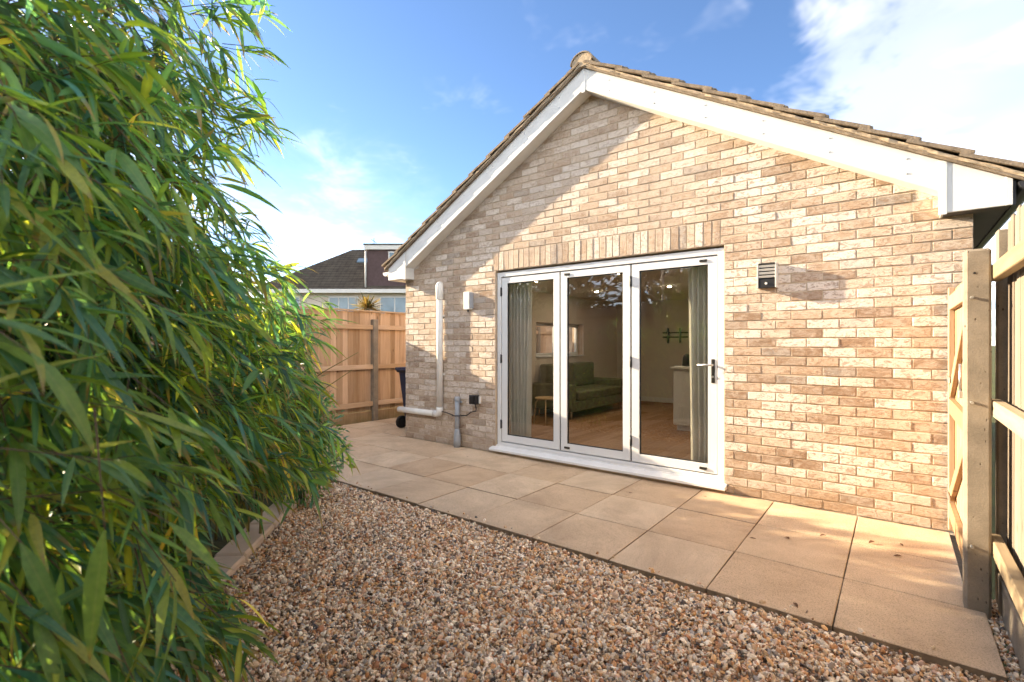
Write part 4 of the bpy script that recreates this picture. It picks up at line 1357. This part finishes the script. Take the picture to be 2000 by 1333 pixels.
    F = (q[None] + (np.arange(n) * 6)[:, None, None]).reshape(-1, 4)
    me = fast_mesh('twigs', V.reshape(-1, 3), F, M['twig'])
    to = bpy.data.objects.new('twigs', me); link(to, root); to['kind'] = 'stuff'
    for (x, y, tx, ty, h) in culms:
        pts = []
        for i in range(9):
            s = i / 8
            pts.append((x + (tx - x) * s ** 1.8, y + (ty - y) * s ** 1.8, -.08 + h * (s - .12 * s ** 3)))
        MB().tube(pts, [.011 * (1 - .75 * i / 8) for i in range(9)], 7).build('culm', M['culm'], root)
    return root
cr = random.Random(17)
culmsA = [(-3.0 + cr.uniform(-.55, .35), -4.45 + cr.uniform(-.4, .5), -2.2 + cr.uniform(-.5, .35), -4.35 + cr.uniform(-.25, .18), cr.uniform(1.7, 2.5)) for i in range(22)]
build_bamboo('bamboo_clump', 'big bamboo leaning in from the left edge closest to the viewer', near_blobs, back_blobs, 31, culmsA, 288, hero=[
    ((-0.886, -4.738, 1.433), (-0.817, -4.609, 1.482)), ((-0.983, -4.586, 1.081), (-0.957, -4.616, 0.894)), ((-0.905, -4.728, 1.407), (-0.856, -4.639, 1.385)),
    ((-1.004, -4.678, 1.085), (-0.952, -4.637, 0.952)), ((-1.159, -4.444, 1.014), (-1.086, -4.362, 0.902)), ((-1.294, -4.612, 1.571), (-1.183, -4.463, 1.488)),
    ((-1.371, -4.545, 1.835), (-1.270, -4.403, 1.880)), ((-0.993, -4.669, 1.360), (-0.967, -4.574, 1.214)), ((-1.224, -4.494, 1.241), (-1.155, -4.339, 1.164)),
    ((-2.032, -3.982, 2.395), (-1.942, -3.849, 2.311)), ((-1.985, -3.946, 2.208), (-1.950, -3.855, 2.120)), ((-2.155, -4.078, 2.463), (-2.053, -3.935, 2.421))])
far_blobs = [(-3.15, -3.27, 1.28, 0.26, 1.6), (-3.33, -3.14, 0.92, 0.28, 1.6), (-3.16, -3.05, 0.62, 0.26, 1.3), (-3.5, -3.05, 1.45, .26, .7), (-3.62, -2.74, 1.62, .20, .18), (-3.9, -2.8, 1.6, .22, .3)]
culmsB = [(-3.75 + cr.uniform(-.3, .2), -3.15 + cr.uniform(-.3, .3), -3.3 + cr.uniform(-.4, .3), -2.9 + cr.uniform(-.3, .3), cr.uniform(1.3, 1.9)) for i in range(9)]
build_bamboo('bamboo_clump', 'smaller bamboo behind the near one, drooping over the stone edging', far_blobs, [(-3.8, -3.2, 1.0, .5, .7), (-4.3, -3.0, 1.2, .45, .5)], 57, culmsB, 120, 100, .115)

# (shrub builder)
def shrub(name, label, c, rad, n, lmean, seed, pc, cat='shrub', mat='shrubleaf', wfac=.42, stems=6, h0=0.0, tone=1.0):
    r = np.random.default_rng(seed)
    root = thing(name, (c[0], c[1], h0), label, cat)
    v = r.normal(size=(n, 3)); v /= np.linalg.norm(v, axis=1)[:, None]
    rr = r.random(n) ** .4
    lump = 1 + .16 * np.sin(v[:, 0] * 5 + seed) * np.cos(v[:, 1] * 6 + v[:, 2] * 4)
    P = np.array(c) + v * (rr * lump)[:, None] * np.array(rad)
    D = v + r.normal(size=(n, 3)) * .6 + np.array([0, 0, .1])
    U = np.array([0, 0, 1.0]) + r.normal(size=(n, 3)) * .5
    L = np.exp(r.normal(math.log(lmean), .25, n))
    V, F, C = make_leaves(P, D, U, L, L * wfac, r.uniform(0, .25, n), leaf_cols(n, pc, r) * tone, .25)
    me = fast_mesh('crown', V, F, M[mat], col=C, smooth=True)
    o = bpy.data.objects.new('crown', me); link(o, root); o['kind'] = 'stuff'
    b = random.Random(seed)
    for i in range(stems):
        e = (c[0] + b.uniform(-.45, .45) * rad[0], c[1] + b.uniform(-.45, .45) * rad[1], c[2] + b.uniform(-.1, .45) * rad[2])
        s = (c[0] + b.uniform(-.15, .15) * rad[0], c[1] + b.uniform(-.15, .15) * rad[1], h0 - .08)
        m_ = ((s[0] * .6 + e[0] * .4), (s[1] * .6 + e[1] * .4), (s[2] * .4 + e[2] * .6))
        k = max(.006, .02 * rad[0])
        MB().tube([s, m_, e], [k, k * .7, k * .3], 6).build('stem', M['bark'], root)
    return root
shrub('evergreen_shrub', 'low rounded glossy shrub at the left end of the patio', (-4.12, -2.55, .50), (.42, .42, .52), 2600, .05, 71, [.22, .30, .26, .12, .06, .03, .01])

for i, (x, y, rx, ry, h) in enumerate(((-9.0, -3.3, .9, 1.6, 3.2), (-9.1, -5.2, .9, 1.3, 3.4), (-9.3, -7.0, .9, 1.3, 3.6))):  # unseen laurels, added and shaped to keep sun off patio and gravel
    lab = ['dark laurel behind the orange fence, nearest the house', 'taller dark laurel behind the orange fence, middle of three', 'dark laurel behind the orange fence, farthest from the house'][i]
    shrub('laurel_tree', lab, (x, y, h * .52), (rx, ry, h * .51), 14000 if i == 0 else 7000, .15, 90 + i, [.5, .30, .15, .05, .0, .0, .0], 'tree', 'leaf', .42, 8, tone=.5)

# ------------------------------------------------------------------ wheelie bin in the side passage
bn = thing('wheelie_bin', (-6.13, .70, 0), 'navy wheelie bin standing in the passage behind the house corner', 'bin')
bmn = MB()
bm = bmesh.new()
def ring(x0, x1, y0, y1, z): return [bm.verts.new(q) for q in ((x0, y0, z), (x1, y0, z), (x1, y1, z), (x0, y1, z))]
BX, BY = -6.13, .70
r0 = ring(BX - .20, BX + .20, BY - .20, BY + .22, .10); r1 = ring(BX - .265, BX + .265, BY - .285, BY + .29, .93)
bm.faces.new(r0[::-1]); bm.faces.new(r1)
for i in range(4):
    bm.faces.new((r0[i], r0[(i + 1) % 4], r1[(i + 1) % 4], r1[i]))
bmesh.ops.bevel(bm, geom=bm.edges[:], offset=.02, segments=2, affect='EDGES')
bmn._merge(bm)
bmn.build('body', M['navy'], bn)
MB().box((BX - .285, BY - .305, .905), (BX + .285, BY + .31, .945), .008).build('rim', M['navy'], bn)
MB().box((BX - .29, BY - .33, .948), (BX + .29, BY + .315, .985), .014, 2).build('lid', M['navy'], bn)
MB().tube([(BX - .23, BY - .35, .95), (BX + .23, BY - .35, .95)], .014, 10).build('handle', M['navy'], bn)
for xs in (-1, 1):
    w0 = BX + xs * .235
    wh = MB().tube([(w0 - .025, BY - .235, .10), (w0 + .025, BY - .235, .10)], .10, 22).build('wheel', M['rubber'], bn)
    MB().tube([(w0 - .03, BY - .235, .10), (w0 + .03, BY - .235, .10)], .055, 16).build('hub', M['blackplastic'], wh)

# ------------------------------------------------------------------ neighbouring house beyond the fence
C37, S37 = math.cos(R(37.82)), math.sin(R(37.82))
nh = thing('neighbour_house', (-.613 * 30, -4.81 + .79 * 30, 0), 'dark tiled house with a purple brown dormer beyond the left fence', 'house', rotz=R(37.82))
NHM = wm(nh)
def nb(b, name, mat, parent=nh):
    me = b.mesh(name); me.materials.append(mat)
    return inst(name, me, parent, NHM)
M['nroof'] = None
t = NT('dark_roof_tiles')
ob = t.n('ShaderNodeTexCoord').outputs['Object']
sp = t.n('ShaderNodeSeparateXYZ'); t.l(ob, sp.inputs[0])
wv1 = t.math('FRACT', t.math('MULTIPLY', sp.outputs[2], 5.2)); wv2 = t.math('FRACT', t.math('MULTIPLY', sp.outputs[0], 3.3))
c_ = t.ramp(t.noise(t.pos(), 1.8, 5, .6), [(0.3, (.055, .045, .035)), (.7, (.10, .085, .065))])
c_ = t.mix(1.0, c_, t.ramp(wv1, [(0, (.35, .35, .35)), (.25, (1, 1, 1))]), 'MULTIPLY')
c_ = t.mix(.6, c_, t.ramp(wv2, [(0, (.55, .55, .55)), (.2, (1, 1, 1))]), 'MULTIPLY')
t.bump(t.math('ADD', wv1, t.math('MULTIPLY', wv2, .4)), .6, .05)
M['nroof'] = t.done(c_, .9, .15)
M['nwall'] = simple('cream_render', (.62, .55, .46), .9, .06, 1.5)
M['nbrown'] = simple('purple_brown_tile_hanging', (.085, .055, .055), .85, .15, 6, .3, 30)
M['npane'] = simple('pale_reflecting_pane', (.16, .22, .26), .06, .35, .6, spec=.8)
EZ, RZ = 4.62, 6.92
nb(MB().box((-15.2, 0.5, -.1), (-3.5, 8.0, EZ)), 'wall', M['nwall'])
rf_ = MB()
bm = bmesh.new()
q = [bm.verts.new(c) for c in ((-15.9, 0, EZ), (-3, 0, EZ), (-3, 8.5, EZ), (-15.9, 8.5, EZ), (-11.0, 4.2, RZ + .9), (-3, 4.2, RZ + .9))]
for f_ in ((0, 1, 5, 4), (2, 3, 4, 5), (3, 0, 4), (1, 2, 5), (3, 2, 1, 0)):
    bm.faces.new([q[i] for i in f_])
rf_._merge(bm)
nrf = nb(rf_, 'roof', M['nroof'])
nb(MB().box((-15.95, -.06, EZ - .20), (-2.95, -.005, EZ + .03)), 'fascia', M['cabinet'])
# dormer
dm = nb(MB().box((-8.85, .35, EZ + .12), (-4.2, 4.0, 7.08)), 'dormer', M['nbrown'])
nb(MB().box((-9.0, .2, 7.09), (-4.0, 4.2, 7.36)), 'dormer_fascia', M['cabinet'], dm)
nb(MB().box((-9.05, .15, 7.365), (-3.95, 4.25, 7.43)), 'dormer_roof', M['blackplastic'], dm)
dw = nb(MB().box((-7.55, .29, 5.75), (-5.9, .345, 6.98)), 'dormer_window', M['cabinet'], dm)
nb(MB().box((-7.47, .27, 5.83), (-6.75, .285, 6.90)).box((-6.70, .27, 5.83), (-5.98, .285, 6.90)), 'pane', M['npane'], dm)
nb(MB().tube([(-8.93, .25, EZ + .1), (-8.93, .25, 7.0)], .05, 8), 'rainwater_pipe', M['cabinet'], dm)
for xa, xb, za, zb in ((-11.25, -9.4, 2.9, 4.25), (-8.1, -5.4, 2.9, 4.25), (-14.4, -13.0, 2.9, 4.25)):
    w_ = nb(MB().box((xa, .42, za), (xb, .495, zb)), 'window', M['cabinet'])
    nn_ = 3
    for k in range(nn_):
        a_ = xa + .07 + k * (xb - xa - .07) / nn_
        me = MB().box((a_, .405, za + .08), (a_ + (xb - xa - .07) / nn_ - .07, .418, zb - .08)).mesh('pane'); me.materials.append(M['npane'])
        inst('pane', me, w_, NHM)
sk_ = MB().box((-.36, -.28, -.03), (.36, .28, .05)).mesh('rooflight'); sk_.materials.append(M['npane'])
inst('rooflight', sk_, nrf, NHM @ Matrix.Translation((-9.87, 2.92, 6.87 - .02)) @ Euler((R(34), 0, 0)).to_matrix().to_4x4())
ch = nb(MB().box((-9.6, 4.6, 6.9), (-8.9, 5.4, 7.75)), 'chimney', M['brickside'])
ae = MB().tube([(-8.9, 2.0, 7.3), (-8.9, 2.0, 8.15)], .02, 6).tube([(-9.05, 2.0, 8.05), (-8.75, 2.0, 7.85)], .015, 6)
for k in range(4):
    ae.tube([(-9.02 + k * .08, 1.8, 8.03 - k * .053), (-9.02 + k * .08, 2.2, 8.03 - k * .053)], .012, 5)
nb(ae, 'aerial', M['darkmetal'])
# spiky cordyline poking up behind the fence
cd = thing('cordyline', (-10.96, 3.14, -.1), 'spiky brown cordyline head rising behind the orange fence', 'plant')
MB().tube([(-10.96, 3.14, -.1), (-10.93, 3.12, 1.2), (-10.96, 3.14, 2.25)], [.07, .055, .05], 8).build('trunk', M['bark'], cd)
r = np.random.default_rng(3)
n = 150
v = r.normal(size=(n, 3)); v[:, 2] = np.abs(v[:, 2]) * 1.0 - .35
v /= np.linalg.norm(v, axis=1)[:, None]
cc = np.array([(.10, .06, .03), (.13, .09, .045), (.07, .065, .03), (.16, .12, .07)])[r.choice(4, n)]
V, F, C = make_leaves(np.tile(np.array([-10.96, 3.14, 2.28]), (n, 1)) + v * .03, v, np.array([0, 0, 1.0]) + r.normal(size=(n, 3)) * .3, r.uniform(.32, .55, n), r.uniform(.025, .04, n), r.uniform(.0, .3, n), cc)
me = fast_mesh('leaves', V, F, M['leaf'], col=C, smooth=True)
o = bpy.data.objects.new('leaves', me); link(o, cd); o['kind'] = 'stuff'

# ------------------------------------------------------------------ trees behind the viewer that the glass mirrors
PD = [.38, .30, .20, .08, .03, .01, .0]
for i, (x, y, rx, h) in enumerate(((-8.6, -9.2, 1.5, 4.6), (-5.6, -9.8, 1.7, 5.4), (-2.6, -9.4, 1.6, 4.8), (0.6, -9.6, 1.6, 5.2))):
    lab = ['dark evergreen tree behind the brown fence, far left in the reflection', 'tallest dark evergreen mirrored in the middle pane', 'dark evergreen mirrored behind the birch in the right pane', 'dark evergreen behind the brown fence at its right end'][i]
    shrub('evergreen_tree', lab, (x, y, h * .55), (rx, 1.2, h * .5), 2600, .30, 80 + i, PD, 'tree', 'leaf', .4, 7, tone=.38)
bi = thing('birch_tree', (-4.6, -7.4, -.1), 'bare white birch standing behind the brown fence', 'tree')
b = random.Random(6)
trunk = [(-4.6 + .05 * math.sin(i), -7.4 + .04 * i, -.1 + .62 * i) for i in range(9)]
MB().tube(trunk, [.07 - .006 * i for i in range(9)], 8).build('trunk', M['birch'], bi)
for i in range(16):
    k = b.randrange(3, 8)
    s = Vector(trunk[k]); a = b.uniform(0, 6.28); L = b.uniform(.7, 1.5)
    e = s + Vector((math.cos(a) * L * .8, math.sin(a) * L * .5, L * .75))
    m_ = (s + e) / 2 + Vector((b.uniform(-.1, .1), 0, -.06))
    br2 = MB().tube([s, m_, e], [.022, .015, .005], 6)
    for j in range(4):
        q0 = s.lerp(e, b.uniform(.35, .95)); q1 = q0 + Vector((b.uniform(-.4, .4), b.uniform(-.3, .3), b.uniform(.0, .5)))
        br2.tube([q0, q1], [.008, .003], 5)
    br2.build('branch', M['birch'], bi)

# ------------------------------------------------------------------ inside the room
so = thing('sofa', (-5.0, 3.75, 0), 'olive green sofa under the side window seen through the glass', 'sofa')
MB().box((-5.38, 2.75, .16), (-4.50, 4.85, .34), .03, 2).build('base', M['sofa'], so)
for ya, yb in ((2.93, 3.79), (3.80, 4.67)):
    MB().box((-5.20, ya, .345), (-4.48, yb, .50), .05, 3).build('seat_cushion', M['sofa'], so)
    MB().box((-5.36, ya, .505), (-5.12, yb, .98), .07, 3).build('back_cushion', M['sofa'], so)
for ya in (2.72, 4.68):
    MB().box((-5.38, ya, .20), (-4.52, ya + .17, .64), .05, 3).build('arm', M['sofa'], so)
for x in (-5.3, -4.6):
    for y in (2.85, 4.75):
        MB().tube([(x, y, .17), (x, y, .012)], [.022, .014], 8).build('leg', M['lightwood'], so)
stl = thing('bentwood_stool', (-4.72, 2.2, 0), 'low light wood stool in front of the sofa seen through the left pane', 'stool')
MB().lathe([(.17, 0), (.18, .008), (.18, .022), (.17, .03)], (-4.72, 2.2, .43), 24).build('seat', M['lightwood'], stl)
for k in range(4):
    a = k * math.pi / 2 + .6
    dx, dy = math.cos(a), math.sin(a)
    MB().tube([(-4.72 + dx * .05, 2.2 + dy * .05, .422), (-4.72 + dx * .13, 2.2 + dy * .13, .415), (-4.72 + dx * .165, 2.2 + dy * .165, .37), (-4.72 + dx * .20, 2.2 + dy * .20, .012)], .013, 8).build('leg', M['lightwood'], stl)
def curtain(name, x0, x1, y, label):
    root = thing(name, ((x0 + x1) / 2, y, .03), label, 'curtain')
    n, m = 90, 7
    bm = bmesh.new()
    G = []
    for j in range(m):
        z = .03 + (2.30 - .03) * j / (m - 1)
        sp = .86 + .14 * (j / (m - 1))
        row = []
        for i in range(n + 1):
            s = i / n
            x = (x0 + x1) / 2 + (s - .5) * (x1 - x0) * sp
            row.append(bm.verts.new((x, y + .035 * math.sin(s * 2 * math.pi * 6.2) + .008 * math.sin(s * 31 + j), z)))
        G.append(row)
    for j in range(m - 1):
        for i in range(n):
            f_ = bm.faces.new((G[j][i], G[j][i + 1], G[j + 1][i + 1], G[j + 1][i])); f_.smooth = True
    r_ = bmesh.ops.solidify(bm, geom=bm.faces[:], thickness=.004)
    b = MB(); b._merge(bm); b.build('cloth', M['curtain'], root)
    MB().tube([(x0 - .05, y, 2.31), (x1 + .05, y, 2.31)], .012, 8).build('rail', M['steel'], root)
curtain('curtain', -3.95, -3.60, .215, 'sage green curtain behind the left glass panel')
curtain('curtain', -1.66, -1.29, .215, 'sage green curtain behind the right glass panel')
cb = thing('kitchen_unit', (-2.3, 3.2, 0), 'white kitchen unit end seen through the right pane', 'cabinet')
MB().box((-2.78, 2.9, .10), (-1.2, 3.5, .97), .004).build('carcass', M['cabinet'], cb)
MB().box((-2.74, 2.95, 0.012), (-1.24, 3.46, .099)).build('plinth', M['cabinet'], cb)
MB().box((-2.82, 2.86, .972), (-1.16, 3.54, 1.01), .004).build('worktop', M['cabinet'], cb)
kt = thing('black_kettle', (-2.66, 3.2, 1.01), 'black kettle on the white kitchen unit', 'kettle')
MB().lathe([(.075, 0), (.08, .02), (.072, .12), (.055, .17), (.02, .19)], (-2.66, 3.2, 1.012), 18).build('body', M['blackplastic'], kt)
MB().tube([(-2.60, 3.2, 1.17), (-2.55, 3.2, 1.16), (-2.545, 3.2, 1.06), (-2.59, 3.2, 1.04)], .01, 8).build('handle', M['blackplastic'], kt)
tv = thing('tv_bracket', (-3.98, YB - .05, 1.54), 'black television bracket fixed to the far wall of the room', 'bracket')
MB().box((-4.27, YB - .06, 1.50), (-3.69, YB - .0215, 1.53), .003).box((-4.27, YB - .06, 1.60), (-3.69, YB - .0215, 1.63), .003).build('wall_bar', M['blackplastic'], tv)
for x in (-4.14, -3.86):
    MB().box((x - .02, YB - .085, 1.38), (x + .02, YB - .0605, 1.72), .003).build('arm', M['blackplastic'], tv)
rad = thing('radiator', (-3.3, YB - .08, .2), 'white panel radiator on the far wall of the room', 'radiator')
MB().box((-4.0, YB - .085, .55), (-3.45, YB - .05, .88), .01, 2).build('panel', M['cabinet'], rad)
for x in (-3.9, -3.55):
    MB().box((x - .015, YB - .0495, .6), (x + .015, YB - .0215, .8)).build('wall_bracket', M['cabinet'], rad)

# ------------------------------------------------------------------ dead leaves lying on the slabs
def dead_leaf_mesh(seed):
    r = random.Random(seed)
    V, F, _ = make_leaves(np.zeros((1, 3)), np.array([[1.0, 0, .12]]), np.array([[0, 0, 1.0]]), np.array([1.0]), np.array([r.uniform(.35, .55)]), np.array([r.uniform(.05, .2)]), np.ones((1, 3)), .5)
    me = fast_mesh('dead_leaf', V - np.array([.5, 0, V[:, 2].min()]), F, M['deadleaf'], smooth=True)
    return me
dls = [dead_leaf_mesh(i) for i in range(4)]
spots = [(-.615, -.86, .05, 'flat brown dead leaf in the middle of the slab left of the right hand joint'), (-.80, -1.02, .045, 'curled brown dead leaf beside the slab joint nearest the gravel'), (-1.93, -.55, .04, 'small dead leaf on the slabs below the middle door panel'), (-1.36, -.24, .03, 'tiny dead leaf close to the right end of the door sill'),
         (-.42, -.66, .05, 'dead leaf at the near edge of the sunlit strip'), (.02, -.52, .045, 'dead leaf in the sunlit strip near the house corner'), (-.14, -.60, .055, 'dead leaf lying on the joint in the sunlit strip'), (.0, -.76, .05, 'dead leaf at the shadow edge right of the joint'), (-4.1, -.40, .035, 'small dead leaf on the slabs left of the door sill'), (-.42, -1.85, .05, 'pale curled leaf on the last row of slabs by the gravel')]
lr = random.Random(3)
for i, (x, y, s, lab) in enumerate(spots):
    o = inst('dead_leaf', dls[i % 4], None, Matrix.Translation((x, y, .003)) @ Euler((lr.uniform(-.1, .1), lr.uniform(-.1, .1), lr.uniform(0, 6))).to_matrix().to_4x4() @ Matrix.Diagonal((s, s, s, 1)))
    tag(o, lab, 'leaf', 'dead leaves on the patio')
